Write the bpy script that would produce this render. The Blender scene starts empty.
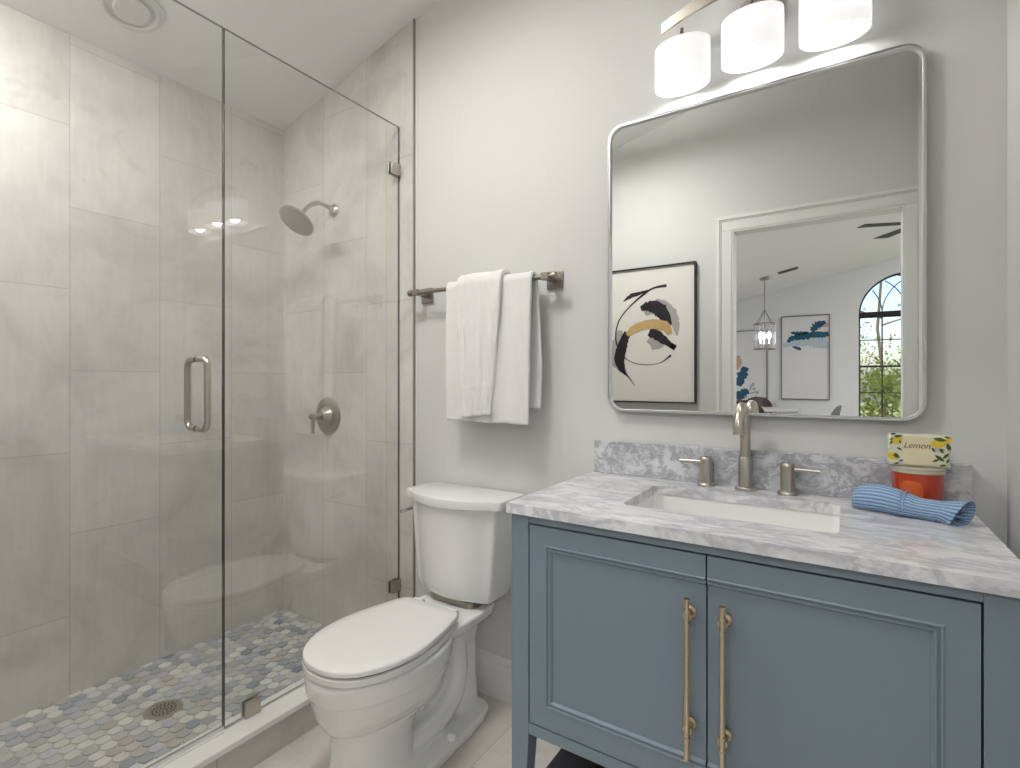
import bpy, bmesh, math, random
from mathutils import Vector, Matrix, noise
random.seed(7)
PI = math.pi
C = bpy.context.scene.collection
SC = bpy.context.scene

# ------------------------------------------------------------------ camera
F_PX, HORIZON = 514.8, 380.6
cam_d = bpy.data.cameras.new('camera')
cam = bpy.data.objects.new('camera', cam_d); C.objects.link(cam)
cam_d.sensor_fit = 'HORIZONTAL'; cam_d.sensor_width = 36.0
cam_d.lens = F_PX / 1020.0 * 36.0
cam_d.shift_y = (HORIZON - 384.0) / 1020.0
cam_d.clip_start = 0.01
cam.location = (0.0, -1.573, 1.17)
cam.rotation_euler = (PI / 2, 0, math.radians(33.093))
SC.camera = cam

# ------------------------------------------------------------------ world, sun, exposure
SC.view_settings.view_transform = 'Standard'
SC.view_settings.look = 'None'
SC.view_settings.gamma = 1.0
SC.view_settings.use_curve_mapping = False
SC.view_settings.exposure = 0.0
SC.cycles.max_bounces = 12
SC.cycles.diffuse_bounces = 5
SC.cycles.glossy_bounces = 6
SC.cycles.transmission_bounces = 8
SC.cycles.transparent_max_bounces = 16
SC.cycles.sample_clamp_indirect = 6.0
SC.cycles.use_denoising = True
SC.cycles.caustics_reflective = False
SC.cycles.caustics_refractive = False
w = bpy.data.worlds.new('sky'); SC.world = w; w.use_nodes = True
nt = w.node_tree; nt.nodes.clear()
sky = nt.nodes.new('ShaderNodeTexSky'); sky.sky_type = 'NISHITA'; sky.sun_disc = False
sky.sun_elevation = math.radians(48); sky.sun_rotation = math.radians(20); sky.air_density = 1.0; sky.dust_density = 2.0
bg = nt.nodes.new('ShaderNodeBackground'); bg.inputs['Strength'].default_value = 0.30
wo = nt.nodes.new('ShaderNodeOutputWorld')
nt.links.new(sky.outputs[0], bg.inputs['Color']); nt.links.new(bg.outputs[0], wo.inputs['Surface'])
sd = bpy.data.lights.new('sun', 'SUN'); sd.energy = 5.0; sd.angle = math.radians(1.0); sd.color = (1, .95, .86)
sun = bpy.data.objects.new('sun', sd); C.objects.link(sun); sun.rotation_euler = (math.radians(42), 0, math.radians(25))

def area(name, loc, size, power, rot=(0, 0, 0), color=(1, 1, 1), shape='DISK', spread=180):
    d = bpy.data.lights.new(name, 'AREA'); d.shape = shape; d.size = size; d.energy = power; d.color = color
    d.spread = math.radians(spread)
    if shape == 'RECTANGLE': d.size, d.size_y = size
    o = bpy.data.objects.new(name, d); C.objects.link(o); o.location = loc; o.rotation_euler = rot
    return o
WARM = (1.0, .985, .962)
# added fill lights for bathroom, shower, hall and dining room (bodies built further down)
area('bathroom_fill_light', (-1.10, -0.95, 2.595), 0.40, 15, color=WARM)
area('hall_fill_light', (-0.30, -3.0, 2.66), 0.36, 29)
area('bathroom_fill_uplight', (-1.10, -0.95, 2.655), 0.30, 13, rot=(PI, 0, 0), color=WARM)
area('shower_fill_light', (-1.98, -1.405, 2.512), 0.26, 10, color=WARM)
area('dining_fill_light', (-2.9, -4.6, 2.18), 0.7, 52, color=(1, .995, .99))
area('dining_fill_light', (2.3, -4.8, 3.24), 0.7, 52, color=(1, .995, .99))
area('dining_fill_light', (2.3, -7.0, 3.24), 0.7, 36, color=(1, .995, .99))

# ------------------------------------------------------------------ materials
def new_mat(name):
    m = bpy.data.materials.new(name); m.use_nodes = True
    n = m.node_tree.nodes; b = n['Principled BSDF']
    return m, m.node_tree, b
def rgb(r, g, b):
    f = lambda c: (c / 255 / 12.92) if c / 255 <= .04045 else ((c / 255 + .055) / 1.055) ** 2.4
    return (f(r), f(g), f(b), 1)
def coords(t, kind='Object', scale=(1, 1, 1), rot=(0, 0, 0), loc=(0, 0, 0)):
    tc = t.nodes.new('ShaderNodeTexCoord'); mp = t.nodes.new('ShaderNodeMapping')
    mp.inputs['Scale'].default_value = scale; mp.inputs['Rotation'].default_value = rot; mp.inputs['Location'].default_value = loc
    t.links.new(tc.outputs[kind], mp.inputs[0]); return mp.outputs[0]
def add_noise(t, vec, scale, detail=4, rough=.55, dist=0):
    n = t.nodes.new('ShaderNodeTexNoise'); t.links.new(vec, n.inputs['Vector'])
    n.inputs['Scale'].default_value = scale; n.inputs['Detail'].default_value = detail
    n.inputs['Roughness'].default_value = rough; n.inputs['Distortion'].default_value = dist
    return n.outputs['Fac']
def ramp(t, fac, stops):
    r = t.nodes.new('ShaderNodeValToRGB'); t.links.new(fac, r.inputs[0])
    while len(r.color_ramp.elements) < len(stops): r.color_ramp.elements.new(.5)
    for e, (p, c) in zip(r.color_ramp.elements, stops): e.position = p; e.color = c
    return r.outputs[0]
def mixc(t, fac, a, b, mode='MIX'):
    m = t.nodes.new('ShaderNodeMix'); m.data_type = 'RGBA'; m.blend_type = mode
    for s, v in ((0, fac), (6, a), (7, b)):
        if hasattr(v, 'links') or hasattr(v, 'is_linked'): t.links.new(v, m.inputs[s])
        else: m.inputs[s].default_value = v
    return m.outputs[2]
def add_bump(t, b, h, strength=.2, dist=.002):
    n = t.nodes.new('ShaderNodeBump'); n.inputs['Strength'].default_value = strength; n.inputs['Distance'].default_value = dist
    t.links.new(h, n.inputs['Height']); t.links.new(n.outputs[0], b.inputs['Normal'])
def plain(name, col, rough=.5, metal=0, bump=None, spec=.5, coat=0, var=0.04, vs=6):
    m, t, b = new_mat(name)
    v = coords(t); n = add_noise(t, v, vs, 3)
    c2 = tuple(max(0, x * (1 - var)) for x in col[:3]) + (1,)
    t.links.new(mixc(t, n, c2, col), b.inputs['Base Color'])
    b.inputs['Roughness'].default_value = rough; b.inputs['Metallic'].default_value = metal
    b.inputs['Specular IOR Level'].default_value = spec; b.inputs['Coat Weight'].default_value = coat
    if bump: add_bump(t, b, add_noise(t, v, bump[0], 3), bump[1], bump[2])
    return m

M = {}
M['paint'] = plain('grey_wall_paint', rgb(212, 212, 209), .62, bump=(260, .12, .0006), var=.015)
M['ceiling'] = plain('white_ceiling_paint', rgb(242, 242, 240), .7, var=.01)
M['trim'] = plain('white_trim_paint', rgb(226, 226, 223), .35, var=.01)
M['dining_paint'] = plain('dining_wall_paint', rgb(222, 222, 222), .65, var=.01)
M['ceramic'] = plain('white_glazed_ceramic', rgb(236, 236, 234), .07, coat=.3, var=.0)
M['seat_plastic'] = plain('white_seat_plastic', rgb(232, 231, 229), .16, var=.0)
M['nickel'] = plain('brushed_nickel', rgb(194, 188, 180), .30, 1, var=.08, vs=90)
M['nickel_dark'] = plain('aged_nickel', rgb(160, 152, 142), .34, 1, var=.1, vs=60)
M['brass'] = plain('satin_brass', rgb(208, 190, 158), .28, 1, var=.06, vs=50)
M['chrome'] = plain('chrome', rgb(220, 220, 222), .08, 1, var=.0)
M['frame_silver'] = plain('silver_frame_metal', rgb(222, 222, 223), .32, 1, var=.0)
M['blue'] = plain('blue_grey_cabinet_paint', rgb(120, 133, 144), .42, bump=(120, .05, .0005), var=.03)
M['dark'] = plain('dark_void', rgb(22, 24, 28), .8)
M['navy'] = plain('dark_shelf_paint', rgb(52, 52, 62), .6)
M['pane_edge'] = plain('dark_glass_edge', rgb(52, 60, 56), .25)
M['pane_top'] = plain('grey_glass_edge', rgb(128, 132, 128), .3)
M['bead'] = plain('white_paint_bead', rgb(238, 238, 235), .4)
M['white_stone'] = plain('white_curb_stone', rgb(236, 235, 232), .28, var=.03)
M['metal_edge'] = plain('tile_edge_strip', rgb(146, 137, 130), .5, .1)
M['black'] = plain('black_frame_wood', rgb(24, 22, 22), .4)
M['canvas'] = plain('pale_canvas', rgb(226, 223, 216), .8, var=.02)
M['ink'] = plain('black_ink', rgb(20, 18, 20), .6, var=.2, vs=40)
M['wash'] = plain('grey_ink_wash', rgb(178, 175, 170), .8, var=.25, vs=30)
M['gold'] = plain('gold_paint', rgb(212, 178, 118), .5, .0, var=.35, vs=35)
M['teal'] = plain('teal_paint', rgb(22, 92, 122), .6, var=.5, vs=12)
M['paleblue'] = plain('pale_blue_paint', rgb(188, 200, 208), .7, var=.15, vs=12)
M['peach'] = plain('peach_paint', rgb(205, 168, 145), .7, var=.2, vs=10)
M['far_canvas'] = plain('far_canvas', rgb(222, 221, 222), .8, var=.08, vs=5)
M['greyframe'] = plain('grey_frame_metal', rgb(110, 106, 102), .4, .3)
M['fan'] = plain('dark_fan_blade', rgb(60, 60, 56), .5)
M['darkwood'] = plain('dark_chair_wood', rgb(66, 50, 42), .4, var=.3, vs=8)
M['greyfabric'] = plain('grey_chair_fabric', rgb(112, 112, 112), .9, bump=(300, .4, .002))
M['table'] = plain('white_table_top', rgb(205, 203, 200), .35)
M['bark'] = plain('pine_bark', rgb(150, 132, 112), .9, var=.4, vs=20)
M['leaf_a'] = plain('bright_leaves', rgb(176, 184, 104), .7, var=.4, vs=2)
M['leaf_b'] = plain('mid_green_leaves', rgb(140, 158, 88), .7, var=.5, vs=2)
M['grass'] = plain('grass_ground', rgb(140, 150, 85), .9, var=.4, vs=1.5)
M['bronze'] = plain('dark_window_bronze', rgb(54, 56, 50), .5)
M['shade_fabric'] = plain('dark_roller_shade', rgb(40, 34, 36), .8)
M['dry_floor'] = plain('dining_floor', rgb(172, 170, 166), .5, var=.1)
M['orange'] = plain('orange_candle_glass', rgb(184, 54, 14), .12, coat=.6, var=.12, vs=20)
M['label'] = plain('amber_candle_label', rgb(206, 92, 36), .5, var=.05)
M['candle_lid'] = plain('pale_candle_lid', rgb(205, 198, 180), .25, .4)
M['wrapper'] = plain('pale_soap_wrapper', rgb(214, 213, 190), .5, var=.08, vs=30)
M['wrapper_label'] = plain('cream_label', rgb(224, 210, 176), .5, var=.04)
M['lemon'] = plain('lemon_yellow_print', rgb(224, 196, 50), .5, var=.15, vs=60)
M['leafprint'] = plain('leaf_green_print', rgb(76, 92, 40), .5, var=.3, vs=60)
M['script_ink'] = plain('brown_script_ink', rgb(96, 78, 60), .6)
M['string'] = plain('pale_string', rgb(170, 195, 222), .8)

def tile_mat(name, axis, phase_loc, base1, base2, mortar, bw=.6, rh=.2965, rough=.32, streak=1.0):
    """large concrete-look tiles; axis tells which object axes run along and across the brick rows"""
    m, t, b = new_mat(name)
    tc = t.nodes.new('ShaderNodeTexCoord'); sep = t.nodes.new('ShaderNodeSeparateXYZ'); t.links.new(tc.outputs['Object'], sep.inputs[0])
    cmb = t.nodes.new('ShaderNodeCombineXYZ')
    t.links.new(sep.outputs[axis[0]], cmb.inputs[0]); t.links.new(sep.outputs[axis[1]], cmb.inputs[1])
    mp = t.nodes.new('ShaderNodeMapping'); mp.inputs['Location'].default_value = phase_loc; t.links.new(cmb.outputs[0], mp.inputs[0])
    br = t.nodes.new('ShaderNodeTexBrick'); t.links.new(mp.outputs[0], br.inputs['Vector'])
    br.inputs['Scale'].default_value = 1.0; br.inputs['Brick Width'].default_value = bw; br.inputs['Row Height'].default_value = rh
    br.inputs['Mortar Size'].default_value = .0016; br.inputs['Mortar Smooth'].default_value = .3; br.inputs['Bias'].default_value = 0
    br.offset = .5; br.offset_frequency = 2; br.squash = 1
    br.inputs['Color1'].default_value = base1; br.inputs['Color2'].default_value = base2; br.inputs['Mortar'].default_value = mortar
    v = coords(t)
    n1 = add_noise(t, v, 2.6, 8, .62, .6)
    blot = ramp(t, n1, [(.36, (.78, .78, .77, 1)), (.5, (.95, .95, .945, 1)), (.66, (1.06, 1.06, 1.05, 1))])
    sc = [1, 1, 1]; sc['XYZ'.index('XYZ'[axis[0]])] = .12
    v2 = coords(t, scale=tuple(sc))
    n2 = add_noise(t, v2, 55, 5, .7)
    st = ramp(t, n2, [(.3, (.93, .93, .92, 1)), (.7, (1.03, 1.03, 1.03, 1))])
    c = mixc(t, .9 * streak, br.outputs['Color'], blot, 'MULTIPLY'); c = mixc(t, .8, c, st, 'MULTIPLY')
    n3 = add_noise(t, v, 9, 8, .7, 1.2)
    spots = ramp(t, n3, [(.30, (.84, .83, .80, 1)), (.42, (1, 1, 1, 1))])
    c = mixc(t, .7, c, spots, 'MULTIPLY')
    t.links.new(c, b.inputs['Base Color']); b.inputs['Roughness'].default_value = rough
    inv = t.nodes.new('ShaderNodeMath'); inv.operation = 'SUBTRACT'; inv.inputs[0].default_value = 1; t.links.new(br.outputs['Fac'], inv.inputs[1])
    add_bump(t, b, inv.outputs[0], .5, .001)
    return m
TB1, TB2, TMO = rgb(220, 217, 212), rgb(212, 208, 203), rgb(188, 184, 179)
# rows run vertically: brick length along z, rows across the wall
M['tile_left'] = tile_mat('concrete_look_wall_tile', (2, 1), (-.306 + .6, .873 + .2965 * 8, 0), TB1, TB2, TMO)
M['tile_back'] = tile_mat('concrete_look_back_tile', (2, 0), (-.306 + .6, 2.0715 + .2965 * 8 , 0), TB1, TB2, TMO)
M['tile_curb'] = tile_mat('taupe_curb_tile', (1, 2), (.2, .1, 0), rgb(204, 198, 192), rgb(196, 190, 184), rgb(160, 152, 145), bw=1.2, rh=.6)
M['tile_floor'] = tile_mat('taupe_floor_tile', (1, 0), (.33, .35, 0), rgb(220, 215, 209), rgb(211, 206, 200), rgb(182, 177, 171), bw=1.2, rh=.6, rough=.4)

def marble(name, base, vein, amount, scale=7, stretch=(1, 1, 1)):
    m, t, b = new_mat(name)
    v = coords(t, rot=(.1, .1, .12), scale=stretch)
    wn = t.nodes.new('ShaderNodeTexNoise'); t.links.new(v, wn.inputs['Vector']); wn.inputs['Scale'].default_value = scale * .7; wn.inputs['Detail'].default_value = 5
    add = t.nodes.new('ShaderNodeVectorMath'); add.operation = 'MULTIPLY_ADD'
    t.links.new(wn.outputs['Color'], add.inputs[0]); add.inputs[1].default_value = (.22, .22, .22); t.links.new(v, add.inputs[2])
    n = add_noise(t, add.outputs[0], scale, 9, .62, .4)
    veins = ramp(t, n, [(.44, (0, 0, 0, 1)), (.492, (1, 1, 1, 1)), (.508, (1, 1, 1, 1)), (.57, (0, 0, 0, 1))])
    cloud = ramp(t, add_noise(t, v, scale * 1.3, 7, .65), [(.42, (0, 0, 0, 1)), (.7, (1, 1, 1, 1))])
    c = mixc(t, cloud, base, tuple(base[i] * (1 - amount * .55) for i in range(3)) + (1,))
    mul = t.nodes.new('ShaderNodeMath'); mul.operation = 'MULTIPLY'; t.links.new(veins, mul.inputs[0]); mul.inputs[1].default_value = amount
    c = mixc(t, mul.outputs[0], c, vein)
    fine = ramp(t, add_noise(t, v, 90, 3, .6), [(.3, (.94, .94, .95, 1)), (.7, (1.02, 1.02, 1.02, 1))])
    c = mixc(t, 1.0, c, fine, 'MULTIPLY')
    t.links.new(c, b.inputs['Base Color']); b.inputs['Roughness'].default_value = .16
    return m
M['marble'] = marble('white_grey_marble', rgb(232, 232, 233), rgb(150, 150, 157), .46, 9, (.62, 1.7, 1))
M['marble_splash'] = marble('shaded_veined_marble', rgb(214, 214, 218), rgb(138, 139, 146), .66, 12, (1.0, 1, 1.4))  # greyer base carries part of the upright face's shade; veins are denser

def towel_mat(name, c, s=420, strength=.9):
    m, t, b = new_mat(name)
    v = coords(t); n = add_noise(t, v, s, 2)
    t.links.new(mixc(t, n, tuple(x * .86 for x in c[:3]) + (1,), c), b.inputs['Base Color']); b.inputs['Roughness'].default_value = .95
    b.inputs['Sheen Weight'].default_value = .3
    add_bump(t, b, n, strength, .004); return m
M['towel'] = towel_mat('white_terry', rgb(250, 249, 247))
def waffle_mat():
    m, t, b = new_mat('blue_ribbed_cotton')
    tc = t.nodes.new('ShaderNodeTexCoord')
    wv = t.nodes.new('ShaderNodeTexWave'); wv.wave_type = 'BANDS'; wv.bands_direction = 'Y'; wv.inputs['Scale'].default_value = 6.5; wv.inputs['Distortion'].default_value = .8; wv.inputs['Detail Scale'].default_value = 3
    t.links.new(tc.outputs['UV'], wv.inputs['Vector'])
    wv2 = t.nodes.new('ShaderNodeTexWave'); wv2.wave_type = 'BANDS'; wv2.bands_direction = 'X'; wv2.inputs['Scale'].default_value = 8.0; wv2.inputs['Distortion'].default_value = .8
    t.links.new(tc.outputs['UV'], wv2.inputs['Vector'])
    mx = t.nodes.new('ShaderNodeMath'); mx.operation = 'MULTIPLY'; t.links.new(wv.outputs['Fac'], mx.inputs[0]); 
    ad = t.nodes.new('ShaderNodeMath'); ad.operation = 'MULTIPLY_ADD'; t.links.new(wv2.outputs['Fac'], ad.inputs[0]); ad.inputs[1].default_value = .35; ad.inputs[2].default_value = .65
    t.links.new(ad.outputs[0], mx.inputs[1])
    c = ramp(t, mx.outputs[0], [(0, rgb(98, 134, 176)), (.4, rgb(146, 176, 210)), (1, rgb(182, 203, 226))])
    t.links.new(c, b.inputs['Base Color']); b.inputs['Roughness'].default_value = .95
    add_bump(t, b, mx.outputs[0], .8, .003); return m
M['washcloth'] = waffle_mat()

def glass_mat(name, tint=(.985, .99, .985, 1), ior=2.2, rough=0.0):
    """thin architectural glass: clear with a Fresnel reflection on the outward side of each face"""
    m = bpy.data.materials.new(name); m.use_nodes = True; t = m.node_tree; t.nodes.clear()
    tr = t.nodes.new('ShaderNodeBsdfTransparent'); tr.inputs[0].default_value = tint
    gl = t.nodes.new('ShaderNodeBsdfGlossy'); gl.inputs['Roughness'].default_value = rough
    fr = t.nodes.new('ShaderNodeFresnel'); fr.inputs['IOR'].default_value = ior
    ge = t.nodes.new('ShaderNodeNewGeometry'); sb = t.nodes.new('ShaderNodeMath'); sb.operation = 'SUBTRACT'; sb.inputs[0].default_value = 1
    t.links.new(ge.outputs['Backfacing'], sb.inputs[1])
    mu = t.nodes.new('ShaderNodeMath'); mu.operation = 'MULTIPLY'; t.links.new(fr.outputs[0], mu.inputs[0]); t.links.new(sb.outputs[0], mu.inputs[1])
    mx = t.nodes.new('ShaderNodeMixShader'); t.links.new(mu.outputs[0], mx.inputs[0]); t.links.new(tr.outputs[0], mx.inputs[1]); t.links.new(gl.outputs[0], mx.inputs[2])
    o = t.nodes.new('ShaderNodeOutputMaterial'); t.links.new(mx.outputs[0], o.inputs[0]); return m
M['glass'] = glass_mat('clear_shower_glass')
M['window_glass'] = glass_mat('window_glass', (.98, .98, .98, 1), 1.4)
def mirror_mat():
    m, t, b = new_mat('mirror_silver'); b.inputs['Base Color'].default_value = (.93, .94, .935, 1); b.inputs['Metallic'].default_value = 1; b.inputs['Roughness'].default_value = 0.0
    return m
M['mirror'] = mirror_mat()
def emit_mat(name, col, strength, base=(.9, .9, .88, 1)):
    m, t, b = new_mat(name); b.inputs['Base Color'].default_value = base
    v = coords(t, scale=(1, 1, 14)); n = add_noise(t, v, 6, 3, .5, .6)
    c = ramp(t, n, [(.3, tuple(x * .86 for x in col[:3]) + (1,)), (.7, col)])
    t.links.new(c, b.inputs['Emission Color']); b.inputs['Emission Strength'].default_value = strength; b.inputs['Roughness'].default_value = .3
    return m
M['lamp_glass'] = emit_mat('lit_opal_glass', (1, .99, .975, 1), 0.90, (.22, .22, .215, 1))
M['fill_disc'] = emit_mat('fill_lamp_diffuser', (1, .985, .96, 1), 3.0)  # glow of the added fill lamps
M['bulb'] = emit_mat('lit_bulb', (1, .97, .9, 1), 4)

def hex_mat():
    m, t, b = new_mat('hexagon_stone_mosaic')
    a = t.nodes.new('ShaderNodeVertexColor'); a.layer_name = 'stone'
    v = coords(t); n = add_noise(t, v, 26, 6, .65, .5)
    st = ramp(t, n, [(.3, (.86, .86, .87, 1)), (.7, (1.08, 1.08, 1.08, 1))])
    t.links.new(mixc(t, .9, a.outputs['Color'], st, 'MULTIPLY'), b.inputs['Base Color']); b.inputs['Roughness'].default_value = .3
    return m
M['hex'] = hex_mat()
M['grout'] = plain('grey_grout', rgb(194, 194, 190), .8)

# ------------------------------------------------------------------ mesh helpers
def bx(bm, x0, x1, y0, y1, z0, z1):
    vs = [bm.verts.new(p) for p in ((x0,y0,z0),(x1,y0,z0),(x1,y1,z0),(x0,y1,z0),(x0,y0,z1),(x1,y0,z1),(x1,y1,z1),(x0,y1,z1))]
    return [bm.faces.new([vs[i] for i in q]) for q in ((3,2,1,0),(4,5,6,7),(0,1,5,4),(1,2,6,5),(2,3,7,6),(3,0,4,7))]
def hexa(bm, b, t):
    vs = [bm.verts.new(p) for p in list(b) + list(t)]
    for q in ((3,2,1,0),(4,5,6,7),(0,1,5,4),(1,2,6,5),(2,3,7,6),(3,0,4,7)): bm.faces.new([vs[i] for i in q])
def obj(name, bm, mat, parent=None, smooth=False, bevel=0, seg=2, angle=40):
    if isinstance(bm, bmesh.types.BMesh):
        bmesh.ops.recalc_face_normals(bm, faces=bm.faces)
        me = bpy.data.meshes.new(name); bm.to_mesh(me); bm.free()
    else: me = bm
    if mat is not None: me.materials.append(mat)
    o = bpy.data.objects.new(name, me); C.objects.link(o)
    if bevel:
        md = o.modifiers.new('bevel', 'BEVEL'); md.width = bevel; md.segments = seg; md.limit_method = 'ANGLE'; md.angle_limit = math.radians(35)
    if smooth or bevel:
        for p in me.polygons: p.use_smooth = True
        me.set_sharp_from_angle(angle=math.radians(angle))
    if parent is not None:
        o.parent = parent; o.matrix_parent_inverse = Matrix.Translation(parent.location).inverted() if parent.type == 'EMPTY' and parent.parent is None else Matrix()
    return o
def thing(name, label, cat, loc=(0, 0, 0), group=None):
    o = bpy.data.objects.new(name, None); C.objects.link(o); o.location = loc; o.empty_display_size = .05
    o['label'] = label; o['category'] = cat
    if group: o['group'] = group
    return o
def tag(o, label, cat, group=None, kind=None):
    o['label'] = label; o['category'] = cat
    if group: o['group'] = group
    if kind: o['kind'] = kind
    return o
def struct(name, bm, m, label=None, cat='room', parent=None, **k):
    o = obj(name, bm, m, parent, **k); o['kind'] = 'structure'
    if parent is None:
        o['category'] = cat; o['label'] = label
    return o
def tube(bm, pts, r, seg=14, caps=True, closed=False):
    pts = [Vector(p) for p in pts]; n = len(pts); rings = []; up = None
    for i, p in enumerate(pts):
        if closed: d = (pts[(i+1) % n] - pts[i-1]).normalized()
        else: d = (pts[min(i+1, n-1)] - pts[max(i-1, 0)]).normalized()
        if up is None:
            up = Vector((0,0,1)) if abs(d.z) < .9 else Vector((1,0,0))
        s = d.cross(up).normalized(); up = s.cross(d).normalized()
        rr = r[i] if isinstance(r, (list, tuple)) else r
        rings.append([bm.verts.new(p + (s * math.cos(a) + up * math.sin(a)) * rr) for a in [2*PI*k/seg for k in range(seg)]])
    rng = range(n) if closed else range(n-1)
    for i in rng:
        a, b = rings[i], rings[(i+1) % n]
        for k in range(seg): bm.faces.new((a[k], a[(k+1) % seg], b[(k+1) % seg], b[k]))
    if caps and not closed: bm.faces.new(rings[0][::-1]); bm.faces.new(rings[-1])
def lathe(bm, prof, c=(0,0,0), axis='Z', seg=40, cap=True, sx=1.0):
    """prof: list of (radius, height)"""
    rings = []
    for r, h in prof:
        ring = []
        for k in range(seg):
            a = 2*PI*k/seg; p = (r*math.cos(a), r*math.sin(a)*sx, h)
            if axis == 'Y': p = (p[0], h, p[1])
            if axis == 'X': p = (h, p[0], p[1])
            ring.append(bm.verts.new((p[0]+c[0], p[1]+c[1], p[2]+c[2])))
        rings.append(ring)
    for a, b in zip(rings, rings[1:]):
        for k in range(seg): bm.faces.new((a[k], a[(k+1) % seg], b[(k+1) % seg], b[k]))
    if cap:
        bm.faces.new(rings[0][::-1]); bm.faces.new(rings[-1])
def loft(bm, sections, cap=True):
    rings = [[bm.verts.new(p) for p in s] for s in sections]; n = len(rings[0])
    for a, b in zip(rings, rings[1:]):
        for k in range(n): bm.faces.new((a[k], a[(k+1) % n], b[(k+1) % n], b[k]))
    if cap: bm.faces.new(rings[0][::-1]); bm.faces.new(rings[-1])
def prism(bm, poly, axis, a0, a1):
    """extrude a 2-D outline along x, y or z"""
    def P(p, a): return {'Z': (p[0], p[1], a), 'Y': (p[0], a, p[1]), 'X': (a, p[0], p[1])}[axis]
    A = [bm.verts.new(P(p, a0)) for p in poly]; B = [bm.verts.new(P(p, a1)) for p in poly]; n = len(poly)
    for k in range(n): bm.faces.new((A[k], A[(k+1) % n], B[(k+1) % n], B[k]))
    bm.faces.new(A[::-1]); bm.faces.new(B)
def rrect(x0, x1, z0, z1, r, seg=8):
    out = []
    for cx, cz, a0 in ((x1-r, z1-r, 0), (x0+r, z1-r, PI/2), (x0+r, z0+r, PI), (x1-r, z0+r, 1.5*PI)):
        for k in range(seg+1): a = a0 + PI/2*k/seg; out.append((cx + r*math.cos(a), cz + r*math.sin(a)))
    return out
def catmull(pts, n=8):
    P = [Vector(p) for p in pts]; out = []
    for i in range(len(P)-1):
        p0, p1, p2, p3 = P[max(i-1,0)], P[i], P[i+1], P[min(i+2, len(P)-1)]
        for k in range(n):
            t = k/n; out.append(.5*((2*p1)+(p2-p0)*t+(2*p0-5*p1+4*p2-p3)*t*t+(3*p1-p0-3*p2+p3)*t**3))
    out.append(P[-1]); return out
def new(): return bmesh.new()

# ------------------------------------------------------------------ the room
WT = .09
XL, XR, YF = -2.384, 0.303, -1.72          # tiled left wall, right wall, wall with the doorway
def zc(x): return 3.034 + .249 * x          # sloping bathroom ceiling
def zl(x): return 2.850 + .2075 * x         # sloping dining ceiling
bm = new(); bx(bm, -1.50, XR + .1, YF - WT, .1, -.1, 0)
struct('floor', bm, M['tile_floor'], 'taupe stone-look tile floor of the bathroom', 'floor')
bm = new(); prism(bm, [(-1.494, -.1), (XR, -.1), (XR, zc(XR)), (-1.494, zc(-1.494))], 'Y', 0, .12)
struct('wall_back', bm, M['paint'], 'pale grey painted wall behind the vanity and toilet', 'wall')
bm = new(); prism(bm, [(XL - .1, -.1), (-1.494, -.1), (-1.494, zc(-1.494)), (XL - .1, zc(XL - .1))], 'Y', -.012, .12)
struct('wall_shower', bm, M['tile_back'], 'grey tiled wall of the shower that carries the shower head', 'wall')
bm = new(); bx(bm, -1.4945, -1.4885, -.0135, -.0005, 0.0, zc(-1.4885) - .001)
struct('trim_1', bm, M['metal_edge'], 'thin dark metal edge strip ending the shower tiles', 'trim')
bm = new(); bx(bm, -1.4883, -1.4835, -.004, -.0003, .155, zc(-1.4835) - .002)
struct('trim_4', bm, M['bead'], 'thin white painted bead beside the shower tile edge', 'trim')
bm = new(); bx(bm, XL - .12, XL, YF, -.012, -.1, zc(XL))
struct('wall_left', bm, M['tile_left'], 'large grey tiled left wall inside the shower', 'wall')
bm = new(); bx(bm, XR, XR + .12, YF, .12, -.1, 3.3)
struct('wall_right', bm, M['paint'], 'narrow strip of painted wall to the right of the vanity', 'wall')
DX0, DX1, DZ = -.552, .241, 2.045
bm = new(); bx(bm, -4.2, DX0 - .012, YF - WT, YF, -.1, 3.9); bx(bm, DX1 + .012, 3.7, YF - WT, YF, -.1, 3.9); bx(bm, DX0 - .012, DX1 + .012, YF - WT, YF, DZ + .012, 3.9)
struct('wall_front', bm, M['paint'], 'painted wall with the doorway, seen in the mirror', 'wall')
bm = new(); prism(bm, [(XL - .12, zc(XL - .12)), (XR + .12, zc(XR + .12)), (XR + .12, zc(XR) + .15), (XL - .12, zc(XL) + .15)], 'Y', YF, .12)
struct('ceiling', bm, M['ceiling'], 'white sloping ceiling over shower and vanity', 'ceiling')
# shower end wall beside the door (outside the frame)
bm = new(); bx(bm, XL, -1.49, YF, -1.50, 0.0, zc(XL) - .001)
struct('wall_shower_end', bm, M['tile_left'], 'tiled end wall of the shower behind the glass door', 'wall')

def baseboard(x0, x1, name='baseboard_back'):
    prof = [(0, 0), (-.014, 0), (-.014, .112), (-.011, .118), (-.011, .128), (-.007, .134), (-.006, .147), (-.003, .152), (0, .152)]
    bm = new(); prism(bm, prof, 'X', x0, x1)
    return struct(name, bm, M['trim'], 'white moulded baseboard along the wall behind the toilet', 'baseboard')
baseboard(-1.487, XR)

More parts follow.
